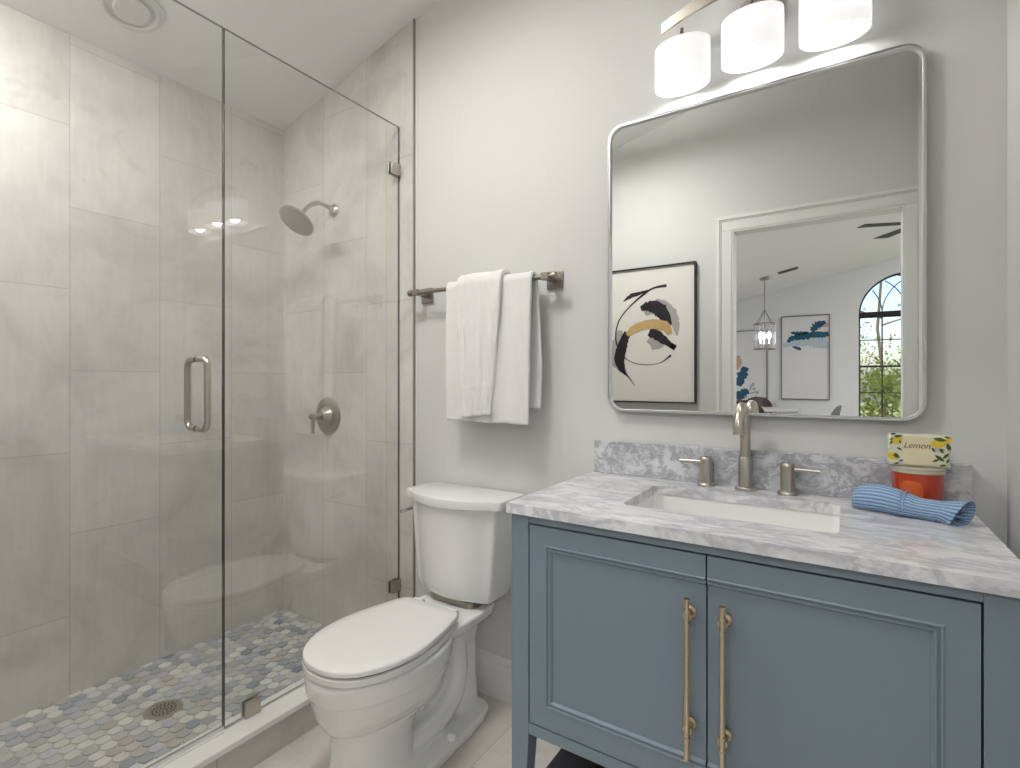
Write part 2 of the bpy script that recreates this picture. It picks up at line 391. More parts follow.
# door casing on the bathroom side, with its jamb
def casing(y, s, name, label):
    bm = new(); w_ = .093
    for a, b, th in ((0, .010, .010), (.010, .066, .014), (.066, .074, .018), (.074, w_, .024)):
        x0i, x0o, x1i, x1o = DX0 - a, DX0 - b, DX1 + a, DX1 + b
        if x1o > XR - .001 and s > 0: x1o = XR - .001
        if x1o <= x1i: x1o = None
        z_i, z_o = DZ + a, DZ + b
        ya, yb = sorted((y, y + s * th))
        bx(bm, x0o, x0i, ya, yb, 0, z_i)
        if x1o: bx(bm, x1i, x1o, ya, yb, 0, z_i)
        bx(bm, x0o, x1o or x1i, ya, yb, z_i, z_o)
    return struct(name, bm, M['trim'], label, 'trim', bevel=.0015)
casing(YF + .0005, 1, 'trim_2', 'white moulded casing around the doorway, seen in the mirror')
bm = new()
bx(bm, DX0 - .012, DX0, YF - WT, YF, 0, DZ); bx(bm, DX1, DX1 + .012, YF - WT, YF, 0, DZ); bx(bm, DX0 - .012, DX1 + .012, YF - WT, YF, DZ, DZ + .012)
struct('trim_3', bm, M['trim'], 'white door jamb lining the doorway', 'trim')

# ------------------------------------------------------------------ shower pan and curb
bm = new(); bx(bm, XL, -1.612, -1.50, -.012, -.06, .012)
pan = struct('floor_shower', bm, M['grout'], 'shower floor of white, grey and blue stone hexagons', 'floor')
bm = new(); lay = bm.loops.layers.float_color.new('stone')
pal = [((222, 221, 214), 6), ((210, 210, 206), 7), ((178, 180, 178), 4), ((166, 168, 176), 4), ((186, 188, 198), 4), ((148, 152, 160), 3), ((132, 140, 152), 2), ((112, 120, 134), 1), ((178, 170, 160), 2), ((226, 225, 218), 3)]
pool = [c for c, k in pal for _ in range(k)]
R = .0262; row = 0; y = -1.49
DR = (-2.005, -.722)
while y < -.014:
    x = XL + (R * .866 if row % 2 else 0)
    while x < -1.60:
        if math.hypot(x - DR[0], y - DR[1]) > .066:
            col = random.choice(pool); g = random.uniform(.94, 1.06)
            col = rgb(*[min(255, (c * .72 + m_ * .28) * g) for c, m_ in zip(col, (200, 201, 198))])
            rr = R - .0022; hgt = .0165
            def ring(k, z): 
                o_ = []
                for q in range(6):
                    for s_ in (-.13, .13):
                        a = PI/6 + q*PI/3 + s_*1.4
                        rad = rr * k * (math.cos(PI/6)/math.cos(PI/6 - abs(s_*1.4)))*(1.0)
                        px = min(max(x + rad*math.cos(a), XL + .001), -1.614); py = min(y + rad*math.sin(a), -.0135)
                        o_.append((px, py, z))
                return o_
            a_, b_, c_ = ([bm.verts.new(p) for p in ring(k, z)] for k, z in ((1, .0121), (1, .0152), (.93, hgt)))
            fs = [bm.faces.new(c_)]
            for u_, v_ in ((a_, b_), (b_, c_)):
                for k in range(12): fs.append(bm.faces.new((u_[k], u_[(k+1) % 12], v_[(k+1) % 12], v_[k])))
            for f_ in fs:
                for l in f_.loops: l[lay] = col
        x += R * 1.732
    y += R * 1.5; row += 1
o = obj('hexagon_tiles', bm, M['hex'], pan); o['kind'] = 'structure'

t = thing('shower_drain', 'round metal drain set in the mosaic shower floor', 'drain', (DR[0], DR[1], .0122))
bm = new(); lathe(bm, [(.060, .0125), (.060, .0165), (.056, .018), (.046, .0165), (.0455, .0125)], (DR[0], DR[1], 0), cap=True)
obj('rim', bm, M['nickel'], t, smooth=True)
bm = new(); lathe(bm, [(.045, .0128), (.045, .0162)], (DR[0], DR[1], 0)); obj('grate_plate', bm, M['nickel'], t)
bm = new()
for k, (n_, rad) in enumerate(((1, 0), (6, .012), (12, .0235), (18, .0345))):
    for q in range(n_):
        a = 2*PI*q/n_ + k*.3; lathe(bm, [(.0036, .0160), (.0036, .0169)], (DR[0] + rad*math.cos(a), DR[1] + rad*math.sin(a), 0), seg=8)
obj('drain_hole', bm, M['dark'], t)

bm = new(); bx(bm, -1.605, -1.500, -1.50, -.013, 0, .0935)
curb = struct('curb', bm, M['tile_curb'], 'taupe tiled shower curb with a white stone cap', 'curb')
bm = new(); bx(bm, -1.612, -1.4945, -1.50, -.014, .0940, .1145)
struct('curb_cap', bm, M['white_stone'], parent=curb, bevel=.003)

# ------------------------------------------------------------------ shower glass
GX = -1.576
def pane_mesh(y0, y1, z0, z1, th=.010):
    bm = new(); fs = bx(bm, GX - th/2, GX + th/2, y0, y1, z0, z1)
    bmesh.ops.recalc_face_normals(bm, faces=bm.faces)
    for f_ in bm.faces:
        f_.material_index = 0 if abs(f_.normal.x) > .5 else (2 if abs(f_.normal.z) > .5 else 1)
    me = bpy.data.meshes.new('pane'); bm.to_mesh(me); bm.free(); me.materials.append(M['glass']); me.materials.append(M['pane_edge']); me.materials.append(M['pane_top']); return me
t = thing('shower_glass_panel', 'fixed clear glass panel between shower and toilet', 'glass panel', (GX, -.38, .1150))
obj('glass_pane', pane_mesh(-.7405, -.0135, .1185, 2.236), None, t)
def clip(parent, y, z, label=None, floor=False):
    bm = new()
    for s in (-1, 1):
        a, b = sorted((GX + s*.0055, GX + s*.0135))
        bx(bm, a, b, y - .025, y + .025, z - .025, z + .025)
    o = obj('glass_clamp', bm, M['nickel'], parent, bevel=.0012)
    return o
clip(t, -.040, 2.05); clip(t, -.040, .315); clip(t, -.656, .1400)
bm = new(); bx(bm, GX - .004, GX + .004, -.7405, -.0135, .1147, .1183); obj('seal', bm, M['trim'], t)

t = thing('shower_door', 'frameless clear glass shower door with a looped pull handle', 'shower door', (GX, -1.1, .122))
obj('glass_pane', pane_mesh(-1.485, -.7445, .1275, 2.236), None, t)
bm = new()
bx(bm, GX - .0075, GX + .0075, -1.48, -.7445, .1187, .1273)
obj('door_sweep', bm, M['trim'], t)
for z in (.42, 1.95):
    bm = new()
    for s in (-1, 1):
        a, b = sorted((GX + s*.0055, GX + s*.016)); bx(bm, a, b, -1.499, -1.42, z - .045, z + .045)
    obj('hinge', bm, M['nickel_dark'], t, bevel=.002)
HY, HZ0, HZ1, HO, HR = -.817, 1.030, 1.232, .057, .0090
for s, nm in ((1, 'outer_pull'), (-1, 'inner_pull')):
    pts = [(GX + s*.0055, HY, HZ0)]
    r_ = .024
    for k in range(7):
        a = PI/2*k/6; pts.append((GX + s*(HO - r_ + r_*math.sin(a)), HY, HZ0 + r_ - r_*math.cos(a)))
    for k in range(7):
        a = PI/2*k/6; pts.append((GX + s*(HO - r_ + r_*math.cos(a)), HY, HZ1 - r_ + r_*math.sin(a)))
    pts.append((GX + s*.0055, HY, HZ1))
    bm = new(); tube(bm, pts, HR, 16); obj(nm, bm, M['nickel'], t, smooth=True)
bm = new(); bx(bm, GX - .030, GX + .014, -1.499, -.7445, .1147, .1182)
o = obj('door_threshold', bm, M['white_stone'], None, bevel=.001); tag(o, 'low white threshold strip on the curb under the glass door', 'threshold')

# ------------------------------------------------------------------ shower head, valve
t = thing('shower_fixture', 'round brushed nickel shower head on a bent arm', 'shower head', (-2.0, -.0125, 1.965))
bm = new(); lathe(bm, [(.030, -.0125), (.030, -.018), (.024, -.024), (.012, -.027)], (-1.995, 0, 1.962), axis='Y', seg=32); obj('wall_flange', bm, M['nickel'], t, smooth=True)
arm = catmull([(-1.995, -.020, 1.962), (-1.995, -.06, 1.972), (-1.995, -.10, 1.972), (-1.995, -.145, 1.945), (-1.995, -.178, 1.905)], 8)
bm = new(); tube(bm, arm, .0095, 14); obj('arm', bm, M['nickel'], t, smooth=True)
hc = Vector((-1.995, -.205, 1.866)); ax = Vector((.0, -.60, -.80)).normalized()
def along(prof, c, axv, seg=40):
    bm = new(); q = axv.to_track_quat('Z', 'Y'); rings = []
    for r, h in prof:
        rings.append([bm.verts.new(c + q @ Vector((r*math.cos(2*PI*k/seg), r*math.sin(2*PI*k/seg), h))) for k in range(seg)])
    for a, b in zip(rings, rings[1:]):
        for k in range(seg): bm.faces.new((a[k], a[(k+1) % seg], b[(k+1) % seg], b[k]))
    bm.faces.new(rings[0][::-1]); bm.faces.new(rings[-1]); return bm
obj('ball_joint', along([(.010, -.046), (.017, -.040), (.018, -.028), (.013, -.020)], hc, ax), M['nickel'], t, smooth=True)
obj('head', along([(.016, -.022), (.035, -.014), (.072, -.006), (.078, 0), (.078, .008), (.074, .011)], hc, ax, 48), M['nickel'], t, smooth=True)
bm = new(); q_ = ax.to_track_quat('Z', 'Y')
for n_, rad in ((1, 0), (8, .018), (14, .034), (20, .049), (26, .063)):
    for k in range(n_):
        a = 2*PI*k/n_; c = hc + q_ @ Vector((rad*math.cos(a), rad*math.sin(a), .0108))
        s_ = bmesh.ops.create_cone(bm, cap_ends=True, segments=6, radius1=.0026, radius2=.0018, depth=.003, matrix=Matrix.Translation(c) @ q_.to_matrix().to_4x4())
o = obj('nozzles', bm, M['nickel_dark'], t); o['kind'] = 'stuff'

t = thing('shower_valve', 'round brushed nickel shower valve with a small lever', 'shower valve', (-2.035, -.0125, 1.005))
VC = (-2.035, 0, 1.005)
bm = new(); lathe(bm, [(.086, -.0125), (.086, -.017), (.078, -.021), (.050, -.026)], VC, axis='Y', seg=48); obj('escutcheon', bm, M['nickel'], t, smooth=True)
bm = new(); lathe(bm, [(.046, -.024), (.036, -.038), (.026, -.060), (.014, -.062), (.012, -.082)], VC, axis='Y', seg=32); obj('hub', bm, M['nickel'], t, smooth=True)
bm = new(); lathe(bm, [(.009, -.024), (.0145, -.020), (.0145, .016), (.009, .020)], (VC[0], -.092, VC[2]), axis='X', seg=20)
tube(bm, [(VC[0] - .006, -.092, VC[2] - .008), (VC[0] - .006, -.094, VC[2] - .078)], .008, 12); obj('lever', bm, M['nickel'], t, smooth=True)

# ------------------------------------------------------------------ recessed light in the shower ceiling
LX, LY = -2.14, -.77; LZ = zc(LX)
t = thing('recessed_light', 'white round recessed light trim in the shower ceiling', 'ceiling light', (LX, LY, LZ))
nrm = Vector((.249, 0, -1)).normalized()
obj('trim_ring', along([(.100, -.001), (.098, .004), (.082, .008), (.074, .004), (.066, -.02), (.060, -.03)], Vector((LX, LY, LZ - .003)), nrm, 48), M['trim'], t, smooth=True)
bm = along([(.056, .006), (.050, .012), (.02, .014)], Vector((LX, LY, LZ - .003)), nrm, 40); obj('lens', bm, M['trim'], t, smooth=True)

# added out-of-view lamp bodies for the fill lights of bathroom and dining room
def added_lamp(x, y, z, r, label, gap):
    t = thing('added_ceiling_lamp', label, 'ceiling light', (x, y, z))
    bm = new(); lathe(bm, [(.02, gap), (.02, .035), (r*.95, .03), (r, .025), (r, .006)], (x, y, z), seg=40); obj('body', bm, M['trim'], t, smooth=True)
    bm = new(); lathe(bm, [(r*.985, .006), (r*.985, .004)], (x, y, z), seg=40); obj('diffuser', bm, M['fill_disc'], t)
added_lamp(-1.10, -.95, 2.60, .21, 'added round fill lamp under the bathroom ceiling above the toilet', zc(-1.10) - 2.60)
added_lamp(-.30, -3.0, 2.665, .19, 'added round fill lamp on the dining ceiling just outside the bathroom doorway', zl(-.30) - 2.665)
added_lamp(-1.98, -1.405, 2.517, .14, 'added round fill lamp on the shower ceiling above the glass door', zc(-1.98) - 2.517)
added_lamp(-2.9, -4.6, 2.185, .37, 'added round fill lamp on the low side of the dining ceiling', zl(-2.9) - 2.185)
added_lamp(2.3, -4.8, 3.245, .37, 'added round fill lamp on the high side of the dining ceiling near the bathroom', zl(2.3) - 3.245)
added_lamp(2.3, -7.0, 3.245, .37, 'added round fill lamp on the high side of the dining ceiling near the far wall', zl(2.3) - 3.245)

# ------------------------------------------------------------------ vanity cabinet
VX0, VX1, VF, VB, VT = -.685, .233, -.515, -.0155, .848
t = thing('vanity_cabinet', 'blue grey two-door vanity cabinet on tapered legs', 'cabinet', (-.229, -.27, 0))
def post(x0, x1, y0, y1, sx, sy):
    bm = new(); zb = .318; k = .017
    bx(bm, x0, x1, y0, y1, zb, VT)
    xa, xb = (x0, x1 - k) if sx < 0 else (x0 + k, x1)
    ya, yb = (y0, y1 - k) if sy < 0 else (y0 + k, y1)
    hexa(bm, [(xa,ya,0),(xb,ya,0),(xb,yb,0),(xa,yb,0)], [(x0,y0,zb),(x1,y0,zb),(x1,y1,zb),(x0,y1,zb)])
    bmesh.ops.remove_doubles(bm, verts=bm.verts, dist=1e-5)
    return bm
for sx in (-1, 1):
    for sy in (-1, 1):
        x0, x1 = (VX0, VX0 + .048) if sx < 0 else (VX1 - .055, VX1)
        y0, y1 = (VF, VF + .045) if sy < 0 else (VB - .045, VB)
        obj('leg', post(x0, x1, y0, y1, sx, sy), M['blue'], t, bevel=.001)
FX0, FX1 = VX0 + .048, VX1 - .055      # -.637 .. .178
bm = new(); bx(bm, FX0, FX1, VF + .001, VF + .022, .829, VT); obj('top_rail', bm, M['blue'], t, bevel=.0008)
bm = new(); bx(bm, FX0, FX1, VF + .001, VF + .022, .3225, .3495); obj('bottom_rail', bm, M['blue'], t, bevel=.0008)
for x0, x1 in ((VX0 + .004, VX0 + .02), (VX1 - .02, VX1 - .004)):
    bm = new(); bx(bm, x0, x1, VF + .045, VB - .045, .3225, VT); obj('side_panel', bm, M['blue'], t)
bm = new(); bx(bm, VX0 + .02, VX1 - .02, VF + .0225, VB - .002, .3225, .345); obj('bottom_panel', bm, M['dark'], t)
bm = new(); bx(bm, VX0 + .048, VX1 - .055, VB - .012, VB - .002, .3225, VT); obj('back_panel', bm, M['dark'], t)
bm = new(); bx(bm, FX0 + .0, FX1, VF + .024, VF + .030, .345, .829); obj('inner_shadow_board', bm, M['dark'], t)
# slatted bottom shelf between the legs
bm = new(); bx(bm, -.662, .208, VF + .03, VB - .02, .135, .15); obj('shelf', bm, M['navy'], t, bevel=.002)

def door(x0, x1, side):
    """side -1: moulding on the left, top and bottom; +1: mirrored. The moulding runs through at the middle gap."""
    z0, z1 = .3535, .8255
    root = None
    fr = .0425; zt, zb = .783, .402
    bm = new()
    if side < 0:
        xi = x0 + fr
        bx(bm, x0, xi, VF, VF + .020, z0, z1)
        bx(bm, xi, x1, VF, VF + .020, zt, z1); bx(bm, xi, x1, VF, VF + .020, z0, zb)
        px0, px1 = xi, x1
    else:
        xi = x1 - fr
        bx(bm, xi, x1, VF, VF + .020, z0, z1)
        bx(bm, x0, xi, VF, VF + .020, zt, z1); bx(bm, x0, xi, VF, VF + .020, z0, zb)
        px0, px1 = x0, xi
    d = obj('door', bm, M['blue'], t)
    # recessed panel
    bm = new(); bx(bm, px0, px1, VF + .0055, VF + .018, zb, zt)
    obj('door_panel', bm, M['blue'], d)
    # stepped moulding swept along the three outer sides
    prof = [(0, .0055), (0, -.0008), (.0028, -.0022), (.0052, -.0008), (.0062, .0022), (.0085, .0022), (.0098, -.0002), (.0125, -.0002), (.0165, .0040), (.0172, .0056)]
    bm = new()
    path = [(px1, zt, 0, -1), (px0, zt, 1, -1), (px0, zb, 1, 1), (px1, zb, 0, 1)] if side < 0 else [(px0, zt, 0, -1), (px1, zt, -1, -1), (px1, zb, -1, 1), (px0, zb, 0, 1)]
    rings = []
    for (x, z, dx, dz) in path:
        rings.append([bm.verts.new((x + dx*a, VF + b, z + dz*a)) for a, b in prof])
    for a, b in zip(rings, rings[1:]):
        for k in range(len(prof) - 1): bm.faces.new((a[k], a[k+1], b[k+1], b[k]))
    bm.faces.new(rings[0]); bm.faces.new(rings[-1][::-1])
    obj('panel_moulding', bm, M['blue'], d)
    return d
dl = door(-.6335, -.2305, -1); dr = door(-.2275, .1745, 1)
def pull(d, x):
    yb = VF - .034; r = .0053; z0, z1 = .437, .745
    bm = new(); tube(bm, [(x, yb, z0), (x, yb, z1)], r, 16)
    for zz in (z0, z1):
        lathe(bm, [(.0060, -.002), (.0064, 0), (.0060, .002)], (x, yb, zz), seg=16)
    for zz in (.489, .711):
        for dz in (-.013, .013):
            lathe(bm, [(.0068, -.0022), (.0076, 0), (.0068, .0022)], (x, yb, zz + dz), seg=16)
    h = obj('handle', bm, M['brass'], d, smooth=True)
    for zz in (.489, .711):
        bm = new(); lathe(bm, [(.0115, VF - .0002), (.0115, VF - .004), (.0065, VF - .008), (.0060, yb + .008), (.0085, yb + .003)], (x, 0, zz), axis='Y', seg=20)
        obj('mount', bm, M['brass'], h, smooth=True)
pull(dl, -.2585); pull(dr, -.1935)

# ------------------------------------------------------------------ worktop, backsplash, sink, faucet
CX0, CX1, CF, CZ = -.694, .242, -.527, .873
SX0, SX1, SY0, SY1 = -.452, -.010, -.392, -.115
def worktop():
    outer = rrect(CX0, CX1, CF, -.0015, .003, 3); inner = rrect(SX0, SX1, SY0, SY1, .022, 6)
    bm = new()
    def loopv(poly, z): return [bm.verts.new((p[0], p[1], z)) for p in poly]
    for z, flip in ((CZ, False), (.8485, True)):
        vo, vi = loopv(outer, z), loopv(inner, z)
        eo = [bm.edges.new((vo[k], vo[(k+1) % len(vo)])) for k in range(len(vo))]
        ei = [bm.edges.new((vi[k], vi[(k+1) % len(vi)])) for k in range(len(vi))]
        bmesh.ops.triangle_fill(bm, edges=eo + ei, use_beauty=True)
        if not flip: top = (vo, vi)
        else: bot = (vo, vi)
    for j in (0, 1):
        a, b = top[j], bot[j]; n = len(a)
        for k in range(n): bm.faces.new((a[k], a[(k+1) % n], b[(k+1) % n], b[k]))
    return bm
o = obj('worktop', worktop(), M['marble'], None, bevel=.003, seg=3); tag(o, 'white marble worktop with grey veins on the blue vanity', 'countertop')
bm = new(); bx(bm, CX0 + .009, CX1, -.0215, -.0015, CZ + .0003, .977)
o = obj('backsplash', bm, M['marble_splash'], None, bevel=.0012); tag(o, 'low grey veined marble backsplash behind the faucet', 'backsplash')
# undermount basin
bm = new()
secs = []
for k, z, r in ((.003, .848, .024), (.002, .80, .026), (-.006, .745, .034), (-.022, .725, .05), (-.07, .719, .06)):
    secs.append([(p[0], p[1], z) for p in rrect(SX0 - k, SX1 + k, SY0 - k, SY1 + k, r, 6)])
outs = [[(p[0], p[1], z) for p in rrect(SX0 - k, SX1 + k, SY0 - k, SY1 + k, r, 6)] for k, z, r in ((-.06, .708, .06), (-.01, .715, .05), (.008, .745, .034), (.014, .80, .026), (.02, .8478, .026))]
loft(bm, secs + outs[0:0], cap=False)
rings = [[bm.verts.new(p) for p in s] for s in outs]; n = len(rings[0])
for a, b in zip(rings, rings[1:]):
    for k in range(n): bm.faces.new((a[k], a[(k+1) % n], b[(k+1) % n], b[k]))
bm.faces.new(rings[0][::-1])
bm.verts.ensure_lookup_table()
first = [v for v in bm.verts][:n]; last_in = [v for v in bm.verts][4*n:5*n]; lo = rings[-1]
for k in range(n): bm.faces.new((first[k], first[(k+1) % n], lo[(k+1) % n], lo[k]))
bm.faces.new(last_in)
t = thing('sink_basin', 'white rectangular undermount sink basin in the marble worktop', 'sink', ((SX0+SX1)/2, (SY0+SY1)/2, .708))
obj('basin', bm, M['ceramic'], t, smooth=True)
bm = new(); lathe(bm, [(.026, .7192), (.026, .722), (.020, .7225), (.012, .721)], (-.231, -.25, 0), seg=28); obj('drain_cap', bm, M['nickel'], t, smooth=True)

FY = -.048
t = thing('faucet', 'brushed nickel widespread faucet with tall gooseneck spout', 'faucet', (-.229, FY, CZ))
bm = new(); lathe(bm, [(.026, CZ + .0003), (.026, CZ + .006), (.023, CZ + .009), (.0175, CZ + .010), (.0165, .960), (.0155, .9625)], (-.229, FY, 0), seg=32); obj('base', bm, M['nickel'], t, smooth=True)
pts = [(-.229, FY, .961), (-.229, FY, 1.00), (-.229, FY, 1.045)]
for k in range(1, 15):
    a = PI*k/14; pts.append((-.229, FY - .052 + .052*math.cos(a), 1.045 + .055*math.sin(a)))
pts.append((-.229, FY - .104, 1.032))
bm = new(); tube(bm, pts, .0135, 20); obj('spout', bm, M['nickel'], t, smooth=True)
for sx, x in ((-1, -.331), (1, -.127)):
    bm = new(); lathe(bm, [(.024, CZ + .0003), (.024, CZ + .005), (.0215, CZ + .008), (.0168, CZ + .009), (.0165, .934), (.0163, .935), (.0168, .936), (.0165, .952), (.0145, .9545)], (x, FY, 0), seg=32)
    h = obj('handle', bm, M['nickel'], t, smooth=True)
    bm = new(); tube(bm, [(x + sx*.0155, FY, .939), (x + sx*.073, FY, .938)], [.0058, .0046], 14); obj('lever', bm, M['nickel'], h, smooth=True)

# ------------------------------------------------------------------ mirror
t = thing('wall_mirror', 'large rounded-corner mirror in a thin silver frame', 'mirror', (-.237, -.0005, 1.525))
MX0, MX1, MZ0, MZ1 = -.636, .160, 1.073, 1.977
bm = new()
prof = [(0, -.0005), (0, -.0255), (.0008, -.0265), (.0022, -.0265), (.0026, -.0215), (.0048, -.0215), (.0054, -.0255), (.0068, -.0255), (.0074, -.0245), (.0078, -.0105)]
rings = []
for a, y in prof: rings.append([bm.verts.new((p[0], y, p[1])) for p in rrect(MX0 + a, MX1 - a, MZ0 + a, MZ1 - a, .048 - a, 12)])
n = len(rings[0])
for a, b in zip(rings, rings[1:] + rings[:1]):
    for k in range(n): bm.faces.new((a[k], a[(k+1) % n], b[(k+1) % n], b[k]))
obj('frame', bm, M['frame_silver'], t, smooth=True, angle=50)
bm = new(); prism(bm, rrect(MX0 + .0079, MX1 - .0079, MZ0 + .0079, MZ1 - .0079, .040, 12), 'Y', -.001, -.015)
obj('mirror_glass', bm, M['mirror'], t)

# ------------------------------------------------------------------ vanity light
t = thing('vanity_light', 'three-shade brushed nickel light bar glowing above the mirror', 'wall light', (-.2075, -.0005, 2.15))
VLX = -.2105
bm = new(); lathe(bm, [(.062, -.0005), (.062, -.012), (.056, -.020), (.02, -.024)], (VLX + .01, 0, 2.175), axis='Y', seg=40); obj('canopy', bm, M['nickel'], t, smooth=True)
bm = new(); tube(bm, [(VLX, -.018, 2.18), (VLX, -.100, 2.212)], .009, 12); obj('stem', bm, M['nickel'], t, smooth=True)
def bar_y(x): q = (x - VLX)/.235; return -.108 + .022*q*q
def bar_z(x): q = (x - VLX)/.235; return 2.215 - .030*q*q
bm = new(); N = 24; rings = []
for k in range(N + 1):
    x = VLX - .235 + .47*k/N; y, z = bar_y(x), bar_z(x)
    rings.append([bm.verts.new(p) for p in ((x, y - .004, z - .015), (x, y + .004, z - .015), (x, y + .004, z + .015), (x, y - .004, z + .015))])
for a, b in zip(rings, rings[1:]):
    for k in range(4): bm.faces.new((a[k], a[(k+1) % 4], b[(k+1) % 4], b[k]))
bm.faces.new(rings[0][::-1]); bm.faces.new(rings[-1])
obj('curved_bar', bm, M['nickel_dark'], t, smooth=True)
for x, y, zb in ((-.394, -.062, 2.018), (VLX, -.062, 2.030), (-.0235, -.062, 2.026)):
    r = .0768; h = .115
    bm = new(); lathe(bm, [(r, zb), (r + .0005, zb + .02), (r + .0005, zb + h - .02), (r, zb + h), (r - .003, zb + h), (r - .003, zb)], (x, y, 0), seg=56, cap=False, sx=.70)
    vs = list(bm.verts); 
    for k in range(56): bm.faces.new((vs[5*56 + k], vs[5*56 + (k+1) % 56], vs[(k+1) % 56], vs[k]))
    s = obj('shade', bm, M['lamp_glass'], t, smooth=True)
    bm = new(); lathe(bm, [(.016, zb + h - .02), (.016, zb + h + .010), (.006, zb + h + .012), (.005, bar_z(x) - .014)], (x, y, 0), seg=20); obj('socket', bm, M['nickel'], s, smooth=True)
    pd = bpy.data.lights.new('vanity_bulb_light', 'POINT'); pd.energy = 1.0; pd.shadow_soft_size = .025; pd.color = WARM
    po = bpy.data.objects.new('vanity_bulb_light', pd); C.objects.link(po); po.location = (x, y, zb + .025)
    bm = new(); lathe(bm, [(.010, zb + .095), (.022, zb + .075), (.022, zb + .060), (.010, zb + .048)], (x, y, 0), seg=20); obj('bulb', bm, M['bulb'], s, smooth=True)

# ------------------------------------------------------------------ towel bar and towels
BZ, BY = 1.517, -.070
t = thing('towel_bar', 'brushed nickel towel bar with square end plates', 'towel bar', (-1.13, -.0005, BZ))
bm = new(); tube(bm, [(-1.452, BY, BZ), (-.806, BY, BZ)], .0085, 18)
for x in (-1.450, -.808): lathe(bm, [(.0115, -.010), (.0125, -.008), (.0125, .008), (.0115, .010)], (x, BY, BZ), axis='X', seg=20)
obj('bar', bm, M['nickel_dark'], t, smooth=True)
for x in (-1.422, -.838):
    bm = new(); bx(bm, x - .030, x + .030, -.009, -.0005, BZ - .033, BZ + .027)
    m_ = obj('mount_plate', bm, M['nickel_dark'], t, bevel=.0015)
    bm = new(); bx(bm, x - .009, x + .009, BY - .004, -.009, BZ - .009, BZ + .009); bx(bm, x - .014, x + .014, BY - .0105, BY + .0105, BZ - .011, BZ + .0125); obj('post', bm, M['nickel_dark'], m_, bevel=.001)

def fbm(x, y, s=0): return noise.noise(Vector((x, y, s)))
def towel(name, label, xl, xr, xlb, xrb, zf, zb_, rb, folds, amp, seed, band=None, back=True, th=.006, tilt=0.0, rear_shift=(0, 0)):
    """a towel hanging over the bar: outer radius rb; xl..xr at the bar, xlb..xrb at the hem"""
    bm = new(); NU = 70; path = []
    nf = 60
    for k in range(nf): path.append(('f', k/(nf - 1)))        # front, bottom to top
    for k in range(1, 12): path.append(('o', k/12))
    for k in range(40): path.append(('b', k/39))
    rows = []; uv = {}
    for kind, s in path:
        row_ = []
        for j in range(NU + 1):
            u = j/NU
            dn = (1 - s) if kind == 'f' else (s if kind == 'b' else 0)
            e = dn ** 1.3
            x0, x1 = xl + (xlb - xl)*e, xr + (xrb - xr)*e
            if kind == 'b': x0 += rear_shift[0]*min(1, dn*1.5); x1 += rear_shift[1]*min(1, dn*1.5)
            if kind == 'o': x0 += rear_shift[0]*0; 
            x = x0 + (x1 - x0)*u
            fold = sum(a_*math.sin(2*PI*(f_*u + p_) + .6*math.sin(3*dn + p_*9)) for f_, p_, a_ in folds)
            wv = amp * fold * (.25 + .75*min(1, dn*2.2)) + .004*fbm(u*7, dn*5, seed) + .0022*fbm(u*22, dn*14, seed + 3)
            if kind == 'f':
                z = BZ - (BZ - zf)*dn + .006*fbm(u*3, 0, seed + 5)*dn + tilt*(u - .5)*dn
                y = BY - rb - .004*math.sin(PI*min(1, dn)) - abs(.25*amp) + wv*.9
                if band and band[0] < dn < band[1]:
                    y -= .0035*math.sin(PI*(dn - band[0])/(band[1] - band[0])) * (1 + .8*math.sin(40*u + seed)); 
                if band and dn > band[1]: y -= .003*abs(math.sin(31*u + 8*dn + seed)); x += .0015*math.sin(60*dn)
            elif kind == 'o':
                a = PI*s; rr = rb + .0015*math.sin(9*u + seed); y = BY - rr*math.cos(a) + wv*.3*(1 - s); z = BZ + rr*math.sin(a)*1.02 + .0012*fbm(u*9, s, seed)
            else:
                z = BZ - (BZ - zb_)*dn; y = min(BY + rb + .002 + wv*.2 + .002*dn, -.012 - th)
            row_.append(bm.verts.new((x, y, z)))
        rows.append(row_)
    for a, b in zip(rows, rows[1:]):
        for j in range(NU): bm.faces.new((a[j], a[j+1], b[j+1], b[j]))
    o = obj(name, bm, M['towel'], None, smooth=True, angle=80)
    md = o.modifiers.new('thick', 'SOLIDIFY'); md.thickness = th; md.offset = 0
    md = o.modifiers.new('smooth', 'SUBSURF'); md.levels = 1; md.render_levels = 1
    tag(o, label, 'towel', 'white towels on the bar'); return o
towel('bath_towel', 'wide white bath towel folded over the bar, behind the hand towel', -1.250, -.880, -1.246, -.892, 1.022, 1.075, .0170,
      [(1.0, .1, .6), (2.2, .62, .7), (4.3, .2, .25)], .010, 3, th=.014, rear_shift=(0.01, .024), tilt=-.004)
towel('hand_towel', 'narrow white hand towel with a ribbed hem band, draped over the bath towel', -1.186, -.992, -1.160, -1.035, 1.043, 1.30, .0350,
      [(1.5, .3, .6), (3.4, .7, .55), (6.3, .1, .2)], .007, 11, band=(.76, .80), th=.015, tilt=.012)

